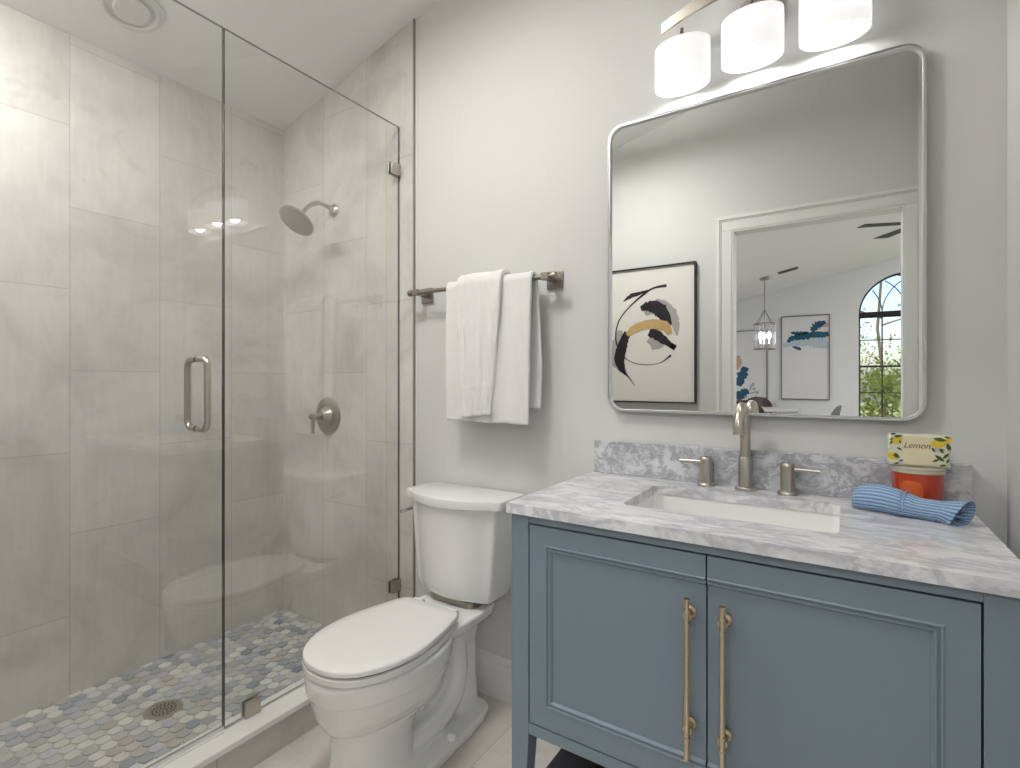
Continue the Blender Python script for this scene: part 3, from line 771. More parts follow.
# ------------------------------------------------------------------ toilet
TX = -1.165
def egg(yf, yb, hw, n=48, sq=1.0, ym=None, p=2.0):
    """closed outline around TX; front at yf (negative), back at yb; widest at ym"""
    if ym is None: ym = yf + (yb - yf)*.52
    out = []
    for k in range(n):
        a = 2*PI*k/n; c, s = math.cos(a), math.sin(a)
        x = hw*math.copysign(abs(s)**(2/p), s)
        y = ym + (abs(yb - ym) if c > 0 else abs(ym - yf))*math.copysign(abs(c)**(2/p), c)
        out.append((TX + x, y))
    return out
t = thing('toilet', 'white two-piece toilet with an elongated bowl and closed lid', 'toilet', (TX, -.4, 0))
bm = new()
S = [(0, -.672, -.38, .100, 2.3), (.02, -.670, -.38, .098, 2.3), (.06, -.662, -.39, .091, 2.2), (.12, -.655, -.39, .088, 2.2), (.175, -.655, -.37, .091, 2.2),
     (.198, -.664, -.34, .104, 2.1), (.220, -.682, -.30, .126, 2.1), (.250, -.698, -.28, .146, 2.1), (.290, -.709, -.26, .160, 2.1), (.312, -.713, -.26, .164, 2.1), (.317, -.720, -.25, .170, 2.1), (.340, -.723, -.245, .172, 2.1), (.364, -.724, -.24, .173, 2.1), (.374, -.718, -.24, .167, 2.1)]
loft(bm, [[(x, y, z) for x, y in egg(yf, yb, hw, 56, p=p, ym=(yf + .26 if z > .18 else None))] for z, yf, yb, hw, p in S])
# rear deck under the tank
D = [(.312, -.31, -.085, .080, 4), (.334, -.33, -.060, .110, 5), (.356, -.35, -.045, .130, 5), (.380, -.35, -.045, .136, 5), (.386, -.345, -.05, .131, 5)]
loft(bm, [[(x, y, z) for x, y in egg(yf, yb, hw, 48, p=p)] for z, yf, yb, hw, p in D])
# rear neck standing near the wall
Nk = [(0.02, -.20, -.070, .066, 4), (.12, -.19, -.078, .060, 4), (.25, -.20, -.078, .060, 4), (.33, -.25, -.07, .078, 4)]
loft(bm, [[(x, y, z) for x, y in egg(yf, yb, hw, 32, p=p)] for z, yf, yb, hw, p in Nk])
# web between column and neck, trapway tube
bx(bm, TX - .020, TX + .020, -.50, -.12, .01, .32)
for s in (-1, 1):
    tp = catmull([(TX + s*.030, -.185, .31), (TX + s*.036, -.180, .22), (TX + s*.040, -.185, .15), (TX + s*.044, -.215, .10), (TX + s*.046, -.275, .070), (TX + s*.042, -.36, .055), (TX + s*.03, -.45, .05)], 6)
    tube(bm, tp, .036, 16)
    tp = catmull([(TX + s*.06, -.30, .29), (TX + s*.050, -.36, .20), (TX + s*.045, -.39, .15)], 6); tube(bm, tp, .022, 12)
# base plinth
pl = [(.085, -.075), (.112, -.095), (.126, -.14), (.135, -.22), (.140, -.34), (.138, -.46), (.128, -.56), (.105, -.64), (.06, -.68)]
out = [(TX + a, b) for a, b in pl] + [(TX - a, b) for a, b in reversed(pl)]
prism(bm, out, 'Z', 0, .030)
body = obj('bowl', bm, M['ceramic'], t)
md = body.modifiers.new('fuse', 'REMESH'); md.mode = 'VOXEL'; md.voxel_size = .0045; md.use_smooth_shade = True
md = body.modifiers.new('soften', 'SMOOTH'); md.factor = .5; md.iterations = 6
bpy.context.view_layer.update()
dg = bpy.context.evaluated_depsgraph_get()
me = bpy.data.meshes.new_from_object(body.evaluated_get(dg)); body.modifiers.clear(); body.data = me
for p in me.polygons: p.use_smooth = True
if not me.materials: me.materials.append(M['ceramic'])
for s in (-1, 1):
    bm = new(); lathe(bm, [(.016, .029), (.016, .038), (.012, .046), (.005, .049)], (TX + s*.112, -.30, 0), seg=24); obj('bolt_cap', bm, M['ceramic'], t, smooth=True)

half = [(.097, -.262), (.113, -.269), (.127, -.290), (.142, -.337), (.158, -.404), (.169, -.471), (.171, -.529), (.161, -.587), (.142, -.635), (.113, -.677), (.076, -.705), (.035, -.719), (0, -.722)]
hp = [(q.x, q.y) for q in catmull([(a, b, 0) for a, b in half], 5)]
lid_out = [(a, b) for a, b in hp] + [(-a, b) for a, b in reversed(hp[:-1])]
def scaled(k, z, dy=0): 
    cy = -.49
    return [(TX + a*k, cy + (b - cy)*k + dy, z) for a, b in lid_out]
bm = new(); loft(bm, [scaled(.988, .4040), scaled(1.0, .4052), scaled(1.0, .4145), scaled(.994, .4180), scaled(.975, .4200), scaled(.8, .4212), scaled(.4, .4218), scaled(.02, .422)]); lid = obj('lid', bm, M['seat_plastic'], t, smooth=True, angle=50)
bm = new(); loft(bm, [scaled(.99, .3792), scaled(1.003, .3805), scaled(1.003, .3955), scaled(.99, .3972)]); obj('seat', bm, M['seat_plastic'], t, smooth=True, angle=50)
bm = new(); loft(bm, [scaled(.945, .3735), scaled(.945, .4045)]); obj('seat_gap_shade', bm, M['dark'], t)  # dark slab stands in for the shade in the lid and seat gaps
for s in (-1, 1):
    bm = new(); lathe(bm, [(.012, -.02), (.014, -.018), (.014, .018), (.012, .02)], (TX + s*.075, -.250, .4020), axis='X', seg=18); obj('hinge', bm, M['seat_plastic'], t, smooth=True)

def tank_sec(z, hw, yb, ys, yf, r=.03):
    """outline with straight back and sides and a bowed front"""
    out = []
    for k in range(7): a = PI/2*k/6; out.append((TX + hw - .012 + .012*math.sin(a), yb - .012 + .012*math.cos(a)))
    n = 20
    def fy(u): return ys - (ys - yf)*(1 - u*u)
    for k in range(5):
        a = PI/2*k/4; out.append((TX + hw - r + r*math.cos(a), fy((hw - r)/hw) + r*.6 - r*.6*math.sin(a)))
    for k in range(1, n):
        u = 1 - 2*k/n; u *= (hw - r)/hw; out.append((TX + hw*u, fy(u)))
    L = list(out)
    res = out[:7+5]; left = [(2*TX - a, b) for a, b in reversed(out[:7+5])]
    mid = out[12:]
    return [(a, b, z) for a, b in res + mid + left]
bm = new(); loft(bm, [tank_sec(.408, .140, -.035, -.145, -.180), tank_sec(.416, .158, -.030, -.150, -.195), tank_sec(.45, .171, -.026, -.150, -.208), tank_sec(.56, .180, -.024, -.150, -.217), tank_sec(.734, .193, -.022, -.150, -.226)])
obj('tank', bm, M['ceramic'], t, smooth=True, angle=45)
bm = new(); loft(bm, [tank_sec(.7350, .206, -.017, -.152, -.232), tank_sec(.738, .214, -.016, -.158, -.238), tank_sec(.760, .2165, -.0155, -.160, -.240), tank_sec(.767, .214, -.0165, -.158, -.238), tank_sec(.770, .205, -.022, -.150, -.230)])
obj('tank_lid', bm, M['ceramic'], t, smooth=True, angle=45)
bm = new(); prism(bm, [(p[0], p[1]) for p in rrect(TX - .10, TX + .10, -.175, -.06, .03, 5)], 'Z', .384, .407); obj('gasket', bm, M['nickel_dark'], t)
lx = TX - .188
bm = new(); lathe(bm, [(.010, -.010), (.016, -.006), (.016, .003)], (lx - .002, -.135, .690), axis='X', seg=20)
tube(bm, [(lx - .004, -.135, .690), (lx - .020, -.136, .690)], .005, 10); tube(bm, [(lx - .016, -.128, .691), (lx - .020, -.165, .689), (lx - .022, -.200, .686)], [.007, .007, .0055], 12)
obj('flush_lever', bm, M['chrome'], t, smooth=True)['label'] = 'chrome flush lever'

# ------------------------------------------------------------------ candle, soap, washcloth on the worktop
def text_part(name, body, size, loc, rot, mat, parent, sx=1.0, shear=0.0):
    cu = bpy.data.curves.new(name, 'FONT'); cu.body = body; cu.size = size; cu.align_x = 'CENTER'; cu.align_y = 'CENTER'; cu.extrude = .0002; cu.shear = shear
    cu.materials.append(mat); tmp = bpy.data.objects.new(name, cu); C.objects.link(tmp); bpy.context.view_layer.update()
    tm = bpy.data.meshes.new_from_object(tmp.evaluated_get(bpy.context.evaluated_depsgraph_get())); bpy.data.objects.remove(tmp)
    if not tm.materials: tm.materials.append(mat)
    o = bpy.data.objects.new(name, tm); C.objects.link(o); o.location = loc; o.rotation_euler = rot; o.scale = (sx, 1, 1)
    o.parent = parent; o.matrix_parent_inverse = Matrix.Translation(parent.location).inverted() if parent.parent is None else Matrix(); return o
JX, JY = .138, -.0735
t = thing('candle_jar', 'orange glass candle jar with a pale lid on the worktop', 'candle', (JX, JY, CZ))
bm = new(); lathe(bm, [(.040, CZ + .0003), (.044, CZ + .003), (.046, CZ + .012), (.0475, CZ + .082), (.0465, CZ + .0875)], (JX, JY, 0), seg=48); obj('jar', bm, M['orange'], t, smooth=True)
bm = new(); lathe(bm, [(.0480, CZ + .0878), (.0500, CZ + .089), (.0500, CZ + .0955), (.0488, CZ + .0965), (.0500, CZ + .0975), (.0500, CZ + .1010), (.047, CZ + .102)], (JX, JY, 0), seg=48); obj('lid', bm, M['candle_lid'], t, smooth=True)
# oval label wrapped on the jar, facing the room
bm = new(); NL = 24; ring = []; cen = []
va = math.atan2(-1.573 - JY, 0 - JX)
def on_jar(du, dz, r): a = va + du/.0465; return (JX + r*math.cos(a), JY + r*math.sin(a), CZ + .048 + dz)
for rr, k in ((.0480, 1.0), (.0484, .93), (.0484, .5), (.0484, .05)):
    ring.append([bm.verts.new(on_jar(-.010 + k*.021*math.copysign(abs(math.cos(2*PI*q/NL))**.6, math.cos(2*PI*q/NL)), k*.024*math.copysign(abs(math.sin(2*PI*q/NL))**.6, math.sin(2*PI*q/NL)), rr)) for q in range(NL)])
for a, b in zip(ring, ring[1:]):
    for q in range(NL): bm.faces.new((a[q], a[(q+1) % NL], b[(q+1) % NL], b[q]))
bm.faces.new(ring[-1]); obj('label', bm, M['label'], t, smooth=True)['label'] = 'amber oval label'

BX0, BX1, BYF, BYB, BZ0, BZ1 = .082, .194, -.100, -.060, CZ + .1022, CZ + .1745
t = thing('soap_bar', 'wrapped soap bar printed with lemons, standing on the orange candle jar', 'soap', ((BX0 + BX1)/2, (BYF + BYB)/2, BZ0))
bm = new(); bx(bm, BX0, BX1, BYF, BYB, BZ0, BZ1); obj('wrapper', bm, M['wrapper'], t, bevel=.006, seg=3)
yq = BYF - .0004
bm = new(); prism(bm, rrect(BX0 + .028, BX0 + .076, BZ0 + .006, BZ1 - .004, .002, 2), 'Y', yq, BYF + .001); lb = obj('label', bm, M['wrapper_label'], t); lb['label'] = 'cream paper label'
def lemon(cx, cz, r, ang):
    bm = new(); pts = []
    for k in range(24):
        a = 2*PI*k/24; rr = r*(1 + .16*abs(math.cos(a))**8); p = (rr*math.cos(a)*1.12, rr*math.sin(a)*.92)
        pts.append((cx + p[0]*math.cos(ang) - p[1]*math.sin(ang), cz + p[0]*math.sin(ang) + p[1]*math.cos(ang)))
    prism(bm, pts, 'Y', yq - .0003, BYF + .001); return obj('lemon_print', bm, M['lemon'], t)
def leafp(cx, cz, L, ang, wd=.35, m='leafprint'):
    bm = new(); pts = []
    for k in range(9): u = k/8; pts.append((u*L, wd*L*math.sin(PI*u)*.5))
    for k in range(7, 0, -1): u = k/8; pts.append((u*L, -wd*L*math.sin(PI*u)*.5))
    pts = [(cx + a*math.cos(ang) - b*math.sin(ang), cz + a*math.sin(ang) + b*math.cos(ang)) for a, b in pts]
    prism(bm, pts, 'Y', yq - .0006, BYF + .001); obj('leaf_print', bm, M[m], t)
for cx, cz, r, a in ((.017, .058, .0085, .4), (.008, .022, .0085, 2.6), (.090, .055, .0105, .2), (.108, .064, .006, 1.1)): lemon(BX0 + cx, BZ0 + cz, r, a)
for cx, cz, L, a in ((.010, .066, .018, .2), (.012, .030, .016, -.9), (.004, .047, .012, 1.2), (.081, .066, .024, -.15), (.084, .030, .022, -.7), (.098, .022, .016, .9), (.108, .040, .018, 1.7), (.104, .012, .012, 1.2), (.004, .072, .012, .1), (.020, .010, .010, .5), (.1, .072, .012, -.4), (.024, .050, .010, 1.9), (.016, .042, .012, -.5), (.003, .058, .010, .6), (.018, .018, .012, 2.4), (.010, .004, .012, .3), (.079, .046, .012, -1.1), (.090, .044, .012, -.3), (.080, .014, .014, .5), (.092, .006, .013, .2), (.101, .034, .012, 2.5), (.109, .052, .010, -1.3)):
    leafp(BX0 + cx, BZ0 + cz, L, a)
for cx, cz, L, a in ((.080, .040, .012, .5), (.112, .020, .010, 1.4), (.002, .036, .009, .7)): leafp(BX0 + cx, BZ0 + cz, L, a, .5, 'paleblue')
text_part('lettering', 'Lemon', .0180, (BX0 + .052, yq - .0002, BZ0 + .048), (PI/2, 0, 0), M['script_ink'], t, .95, .35)
for k, wd in ((.030, .034), (.024, .026), (.013, .018)):
    bm = new(); bx(bm, BX0 + .052 - wd/2, BX0 + .052 + wd/2, yq - .0003, BYF, BZ0 + k, BZ0 + k + .0022); obj('fine_print', bm, M['wrapper'], t)

def washcloth():
    A = Vector((.017, -.115, CZ)); B = Vector((.198, -.182, CZ)); d = (B - A); L = d.length; d.normalize(); s = Vector((-d.y, d.x, 0))
    bm = new(); uvl = bm.loops.layers.uv.new('UVMap')
    NS, NL2 = 72, 60; turns = 2.15
    grid = []
    for j in range(NL2 + 1):
        u = j/NL2; row_ = []
        bulge = .78 + .30*math.sin(PI*min(1, u*1.35 + .12)) - (.10 if .50 < u < .54 else 0)
        flare = max(0, (u - .86)/.14)
        for k in range(NS + 1):
            v = k/NS; th = (v - 1)*turns*2*PI - 1.9
            rad = (.0100 + .0210*v) * bulge * (1 + .05*fbm(u*5, v*6, 2))
            endr = 1 - .55*max(0, (.07 - u)/.07)**2
            rx, rz = rad*1.16*endr, rad*.96*endr
            off = .016*flare*math.sin(v*9 + 1.5)
            p = A + d*(u*L + off*(.5 + v)) + s*(rx*math.cos(th)) + Vector((0, 0, 1))*(rz*math.sin(th) + .0295*bulge*endr + .012*flare*v*math.sin(th + .6))
            p.z = max(p.z, CZ + .0012 + .0004*v)
            row_.append(bm.verts.new(p))
        grid.append(row_)
    for j in range(NL2):
        for k in range(NS):
            f_ = bm.faces.new((grid[j][k], grid[j+1][k], grid[j+1][k+1], grid[j][k+1]))
            for l, (uu, vv) in zip(f_.loops, ((j/NL2, k/NS), ((j+1)/NL2, k/NS), ((j+1)/NL2, (k+1)/NS), (j/NL2, (k+1)/NS))): l[uvl].uv = (uu*2.0, vv*2.4)
    return bm, A, d, s
bm, A_, d_, s_ = washcloth()
t = thing('washcloth', 'rolled blue ribbed washcloth tied with string on the worktop', 'washcloth', (.11, -.135, CZ))
o = obj('cloth', bm, M['washcloth'], t, smooth=True, angle=80)
md = o.modifiers.new('thick', 'SOLIDIFY'); md.thickness = .0022; md.offset = 0
bm = new(); q = A_ + d_*.103; pts = []
for k in range(36):
    a = 2*PI*k/36; p = q + s_*(.0340*math.cos(a)) + Vector((0, 0, 1))*(.0272*math.sin(a) + .0282); p.z = max(p.z, CZ + .0012); pts.append(p)
tube(bm, pts, .0007, 8, closed=True); obj('string', bm, M['string'], t, smooth=True)

# ------------------------------------------------------------------ pictures
def ribbon(bm, pts, widths, y, n=6, rag=0, seed=0):
    P = catmull([(a, 0, b) for a, b in pts], n); W = [w_ for w_ in catmull([(w_, 0, 0) for w_ in widths], n)]
    L_, R_ = [], []
    for i, p in enumerate(P):
        dd = (P[min(i+1, len(P)-1)] - P[max(i-1, 0)]).normalized(); nn = Vector((-dd.z, 0, dd.x))
        ww = max(.0004, W[i].x/2)
        ra = 1 + rag*fbm(i*.9, 0, seed); rb2 = 1 + rag*fbm(i*.9, 5, seed)
        L_.append(bm.verts.new((p.x + nn.x*ww*ra, y, p.z + nn.z*ww*ra))); R_.append(bm.verts.new((p.x - nn.x*ww*rb2, y, p.z - nn.z*ww*rb2)))
    for i in range(len(P) - 1): bm.faces.new((L_[i], L_[i+1], R_[i+1], R_[i]))
def picture(name, label, cat, x0, x1, z0, z1, y, depth, fw, fmat, cmat):
    """hangs on a wall at y, facing +y"""
    t = thing(name, label, cat, ((x0 + x1)/2, y, (z0 + z1)/2))
    bm = new(); g = .0008
    bx(bm, x0, x0 + fw, y + g, y + depth, z0, z1); bx(bm, x1 - fw, x1, y + g, y + depth, z0, z1); bx(bm, x0 + fw, x1 - fw, y + g, y + depth, z0, z0 + fw); bx(bm, x0 + fw, x1 - fw, y + g, y + depth, z1 - fw, z1)
    obj('frame', bm, fmat, t)
    bm = new(); bx(bm, x0 + fw, x1 - fw, y + .002, y + depth*.62, z0 + fw, z1 - fw); obj('canvas', bm, cmat, t)
    return t, y + depth*.62
t, yc = picture('framed_ink_art', 'framed black and gold brush stroke art beside the doorway, seen in the mirror', 'picture', -1.455, -.762, 1.030, 1.896, YF, .034, .008, M['black'], M['canvas'])
bm = new(); y_ = yc + .0006
ribbon(bm, [(-1.245, 1.50), (-1.262, 1.40), (-1.270, 1.30), (-1.20, 1.21)], [.03, .09, .08, .02], y_, rag=.5)
ribbon(bm, [(-1.08, 1.60), (-1.0, 1.635), (-.92, 1.60), (-.885, 1.52), (-.875, 1.45)], [.03, .10, .07, .05, .01], y_, rag=.4)
ribbon(bm, [(-1.05, 1.44), (-1.0, 1.40), (-.95, 1.42)], [.05, .07, .02], y_, rag=.5)
obj('ink_wash', bm, M['wash'], t)
bm = new(); y_ = yc + .0012
ribbon(bm, [(-.94, 1.766), (-1.024, 1.758), (-1.096, 1.718), (-1.185, 1.647), (-1.253, 1.564), (-1.276, 1.463), (-1.253, 1.374), (-1.185, 1.3), (-1.082, 1.272), (-.982, 1.282), (-.913, 1.329)],
       [.020, .012, .014, .008, .008, .009, .009, .005, .004, .004, .014], y_, 8)
obj('ink_line', bm, M['ink'], t)
bm = new(); y_ = yc + .0018
ribbon(bm, [(-1.223, 1.69), (-1.17, 1.722), (-1.118, 1.732), (-1.046, 1.752)], [.004, .026, .022, .003], y_, rag=.6, seed=3)
ribbon(bm, [(-1.105, 1.632), (-1.06, 1.645), (-1.003, 1.632), (-.958, 1.585), (-.920, 1.515)], [.03, .06, .082, .076, .03], y_, rag=.35, seed=5)
ribbon(bm, [(-1.05, 1.482), (-.99, 1.450), (-.895, 1.375)], [.055, .06, .022], y_, rag=.5, seed=8)
ribbon(bm, [(-.915, 1.392), (-.885, 1.372)], [.034, .034], y_)
ribbon(bm, [(-1.195, 1.485), (-1.228, 1.403), (-1.250, 1.301), (-1.215, 1.220)], [.045, .065, .070, .02], y_, rag=.3, seed=9)
ribbon(bm, [(-1.225, 1.228), (-1.185, 1.192), (-1.148, 1.140)], [.02, .007, .003], y_)
obj('ink_stroke', bm, M['ink'], t)
bm = new(); ribbon(bm, [(-1.195, 1.465), (-1.145, 1.506), (-1.053, 1.530), (-.954, 1.514), (-.918, 1.462)], [.03, .052, .058, .062, .03], yc + .0024, rag=.25, seed=12)
obj('gold_stroke', bm, M['gold'], t)

# ------------------------------------------------------------------ dining room seen through the doorway in the mirror
YD = -8.0
bm = new(); bx(bm, -4.2, 3.7, YD - .15, YF - WT, -.1, -.001)
struct('floor_dining', bm, M['dry_floor'], 'pale floor of the dining room beyond the doorway', 'floor')
bm = new(); prism(bm, [(-4.2, zl(-4.2)), (3.7, zl(3.7)), (3.7, zl(3.7) + .15), (-4.2, zl(-4.2) + .15)], 'Y', YD - .15, YF - WT)
struct('ceiling_dining', bm, M['ceiling'], 'sloping white dining room ceiling, seen in the mirror', 'ceiling')
bm = new(); bx(bm, -4.3, -4.2, YD, YF, -.1, 3.9); struct('wall_dining_left', bm, M['dining_paint'], 'side wall on the low side of the dining room', 'wall')
bm = new(); bx(bm, 3.7, 3.8, YD, YF, -.1, 3.9); struct('wall_dining_right', bm, M['dining_paint'], 'side wall on the high side of the dining room', 'wall')
WX0, WX1, WZ0, WS = .170, 1.350, .200, 2.19
WC, WR = (WX0 + WX1)/2, (WX1 - WX0)/2
def far_wall():
    bm = new()
    bx(bm, -4.3, WX0, YD - .15, YD, -.1, 3.9); bx(bm, WX1, 3.8, YD - .15, YD, -.1, 3.9); bx(bm, WX0, WX1, YD - .15, YD, -.1, WZ0)
    n = 40; arc = [(WC - WR*math.cos(PI*k/n), WS + WR*math.sin(PI*k/n)) for k in range(n + 1)]
    prism(bm, arc + [(WX1, 3.9), (WX0, 3.9)], 'Y', YD - .15, YD)
    return bm
struct('wall_far', far_wall(), M['dining_paint'], 'far dining room wall with the arched window, seen in the mirror', 'wall')
win = bpy.data.objects.new('window_1', None); C.objects.link(win); win.location = (WC, YD - .08, WZ0); tag(win, 'tall arched window with dark muntins, seen in the mirror', 'window', kind='structure')
yw0, yw1 = YD - .10, YD - .06
bm = new(); n = 40
o_ = [(WX0, WZ0)] + [(WC - WR*math.cos(PI*k/n), WS + WR*math.sin(PI*k/n)) for k in range(n + 1)] + [(WX1, WZ0)]
i_ = [(WX0 + .022, WZ0 + .022)] + [(WC - (WR - .022)*math.cos(PI*k/n), WS + (WR - .022)*math.sin(PI*k/n)) for k in range(n + 1)] + [(WX1 - .022, WZ0 + .022)]
rr = [[bm.verts.new((p[0], y, p[1])) for p in ring] for ring, y in ((o_, yw0), (o_, yw1), (i_, yw1), (i_, yw0))]
for a, b in zip(rr, rr[1:] + rr[:1]):
    for k in range(len(o_)): bm.faces.new((a[k], a[(k+1) % len(o_)], b[(k+1) % len(o_)], b[k]))
obj('frame', bm, M['bronze'], win)
bm = new(); m0 = .009
for q in (.25, .5, .75):
    x = WX0 + (WX1 - WX0)*q; bx(bm, x - m0, x + m0, yw0 + .01, yw1 - .005, WZ0 + .02, WS)
for z in (.585, .985, 1.790): bx(bm, WX0 + .02, WX1 - .02, yw0 + .012, yw1 - .007, z - m0*.8, z + m0*.8)
bx(bm, WX0 + .02, WX1 - .02, yw0 + .008, yw1 - .003, 1.372, 1.402); bx(bm, WX0 + .005, WX1 - .005, yw0 + .008, yw1 - .003, WS - .02, WS + .02)
yy = (yw0 + yw1)/2
for x, s in ((WX0 + .295, 1), (WX0 + .295, -1), (WX0 + .59, 1), (WX0 + .59, -1), (WX0 + .885, 1), (WX0 + .885, -1)):
    pts = []
    for k in range(25):
        a = PI/2*k/24; px, pz = x + s*.59*(1 - math.cos(a)), WS + .59*math.sin(a)
        if math.hypot(px - WC, pz - WS) < WR - .01: pts.append((px, yy, pz))
    if len(pts) > 1: tube(bm, pts, .008, 6)
obj('muntin', bm, M['bronze'], win)
bm = new(); prism(bm, i_, 'Y', yy - .002, yy + .002); obj('pane', bm, M['window_glass'], win)
bm = new(); bx(bm, WX0 + .002, WX1 - .002, YD - .055, YD - .005, 2.125, 2.215)
sh = obj('roller_shade', bm, M['shade_fabric'], None, bevel=.01); tag(sh, 'rolled-up dark roller shade across the arched window', 'window shade')

t, yc = picture('abstract_canvas', 'tall framed abstract painting with teal strokes near the arched window', 'picture', -.887, -.207, .865, 2.218, YD, .035, .012, M['greyframe'], M['far_canvas'])
bm = new(); ribbon(bm, [(-.86, 1.74), (-.70, 1.80), (-.55, 1.80), (-.372, 1.79), (-.225, 1.70)], [.05, .16, .14, .20, .08], yc + .001, rag=.7, seed=1); obj('pale_stroke', bm, M['paleblue'], t)
bm = new()
ribbon(bm, [(-.79, 1.80), (-.72, 1.86), (-.567, 1.880), (-.415, 1.905), (-.288, 1.895), (-.222, 1.91)], [.05, .08, .10, .10, .09, .07], yc + .002, rag=.8, seed=2)
ribbon(bm, [(-.744, 1.95), (-.633, 1.930), (-.5, 1.94)], [.03, .06, .03], yc + .002, rag=.8, seed=4)
ribbon(bm, [(-.45, 1.96), (-.390, 2.04), (-.30, 2.07), (-.23, 2.03)], [.06, .11, .09, .02], yc + .0025, rag=.8, seed=6)
ribbon(bm, [(-.72, 1.72), (-.64, 1.69), (-.60, 1.665)], [.02, .05, .02], yc + .0025, rag=.8, seed=7); obj('teal_stroke', bm, M['teal'], t)
bm = new(); ribbon(bm, [(-.31, 2.02), (-.26, 2.04), (-.224, 2.05)], [.02, .05, .05], yc + .003, rag=.6, seed=3); obj('peach_stroke', bm, M['peach'], t)
t, yc = picture('floral_canvas', 'tall framed abstract painting with teal blossom, left of the pendant', 'picture', -2.00, -1.090, .500, 2.020, YD, .035, .012, M['greyframe'], M['far_canvas'])
bm = new()
ribbon(bm, [(-1.42, 1.40), (-1.483, 1.24), (-1.535, 1.08)], [.10, .15, .10], yc + .002, rag=.8, seed=2)
ribbon(bm, [(-1.38, 1.00), (-1.471, .95), (-1.57, .86)], [.08, .15, .12], yc + .002, rag=.9, seed=5); obj('teal_stroke', bm, M['teal'], t)
bm = new(); ribbon(bm, [(-1.55, 1.60), (-1.53, 1.48), (-1.565, 1.36)], [.06, .10, .04], yc + .002, rag=.8, seed=9); obj('peach_stroke', bm, M['peach'], t)
bm = new()
for a, b in (((-1.40, .95), (-1.30, 1.13)), ((-1.40, .95), (-1.22, .98)), ((-1.36, .86), (-1.24, .90)), ((-1.34, 1.02), (-1.27, 1.04))): ribbon(bm, [a, b], [.012, .045], yc + .0015, rag=.9)
obj('twig_stroke', bm, M['wash'], t)

# air vent on the sloping ceiling
t0 = Vector((-.672, -6.58)); vz = zl(t0.x)
bm = new(); sl = Matrix.Rotation(math.atan(-.2075), 4, 'Y'); 
for f_ in bx(bm, -.125, .125, -.06, .06, -.012, -.001): pass
for k in range(7): bx(bm, -.115, .115, -.048 + k*.016 - .003, -.048 + k*.016 + .003, -.016, -.012)
bmesh.ops.transform(bm, matrix=Matrix.Translation((t0.x, t0.y, vz)) @ sl, verts=bm.verts)
o = obj('air_vent', bm, M['greyframe'], None); tag(o, 'dark slotted air vent in the sloping dining ceiling', 'vent')

# pendant chandelier
PX, PY = -.975, -6.656; pz = zl(PX)
t = thing('pendant_light', 'glass lantern pendant lamp hanging over the dining table', 'pendant light', (PX, PY, pz))
bm = new(); lathe(bm, [(.065, -.013), (.062, -.030), (.02, -.036)], (PX, PY, pz), seg=28); obj('canopy', bm, M['nickel_dark'], t, smooth=True)
bm = new(); tube(bm, [(PX, PY, pz - .03), (PX, PY, 2.20)], .006, 8)
for k in range(4):
    a = PI/4 + k*PI/2; tube(bm, [(PX, PY, 2.20), (PX + .03*math.cos(a), PY + .03*math.sin(a), 2.14), (PX + .13*math.cos(a), PY + .13*math.sin(a), 1.99)], .005, 6)
obj('hanging_rod', bm, M['nickel_dark'], t, smooth=True)
for z in (1.985, 1.625):
    bm = new(); tube(bm, [(PX + .14*math.cos(2*PI*k/36), PY + .14*math.sin(2*PI*k/36), z) for k in range(36)], .009, 8, closed=True); obj('ring', bm, M['nickel_dark'], t, smooth=True)
bm = new(); lathe(bm, [(.136, 1.63), (.136, 1.98), (.133, 1.98), (.133, 1.63)], (PX, PY, 0), seg=40, cap=False); obj('glass_cylinder', bm, M['window_glass'], t, smooth=True)
bm = new(); 
for k in range(20): a = 2*PI*k/20; tube(bm, [(PX + .14*math.cos(a), PY + .14*math.sin(a), 1.63), (PX + .14*math.cos(a), PY + .14*math.sin(a), 1.98)], .003, 5)
tube(bm, [(PX, PY, 1.66), (PX, PY, 2.2)], .008, 8); obj('bars', bm, M['chrome'], t)
for k in range(3):
    a = k*2*PI/3 + .3; bx_, by_ = PX + .065*math.cos(a), PY + .065*math.sin(a)
    bm = new(); lathe(bm, [(.010, 1.70), (.012, 1.76), (.026, 1.80), (.028, 1.83), (.012, 1.87)], (bx_, by_, 0), seg=14); obj('bulb', bm, M['bulb'], t, smooth=True)
    bm = new(); tube(bm, [(PX, PY, 1.68), (bx_, by_, 1.68), (bx_, by_, 1.705)], .006, 6); obj('arm', bm, M['nickel_dark'], t)

# ceiling fan
FXc, FYc, FZ = .585, -4.39, 2.60
t = thing('ceiling_fan', 'dark-bladed ceiling fan hanging from the sloping ceiling', 'ceiling fan', (FXc, FYc, zl(FXc)))
bm = new(); lathe(bm, [(.03, FZ + .02), (.11, FZ + .015), (.12, FZ - .02), (.10, FZ - .06), (.03, FZ - .08)], (FXc, FYc, 0), seg=28); obj('motor', bm, M['fan'], t, smooth=True)
bm = new(); tube(bm, [(FXc, FYc, FZ + .01), (FXc, FYc, zl(FXc) - .02)], .012, 10); lathe(bm, [(.02, -.09), (.06, -.015)], (FXc, FYc, zl(FXc)), seg=20); obj('downrod', bm, M['fan'], t, smooth=True)
for k in range(5):
    a = math.radians(159 + 76*k) if k < 2 else math.radians(159 + 76 + 70*(k - 1))
    bm = new(); d2 = Vector((math.cos(a), math.sin(a), 0)); n2 = Vector((-d2.y, d2.x, 0)); c0 = Vector((FXc, FYc, FZ))
    b_ = [c0 + d2*.10 - n2*.05 + Vector((0,0,-.006)), c0 + d2*.50 - n2*.075 + Vector((0,0,-.012)), c0 + d2*.50 + n2*.075, c0 + d2*.10 + n2*.05]
    hexa(bm, b_, [p + Vector((0, 0, .007)) for p in b_]); obj('blade', bm, M['fan'], t)

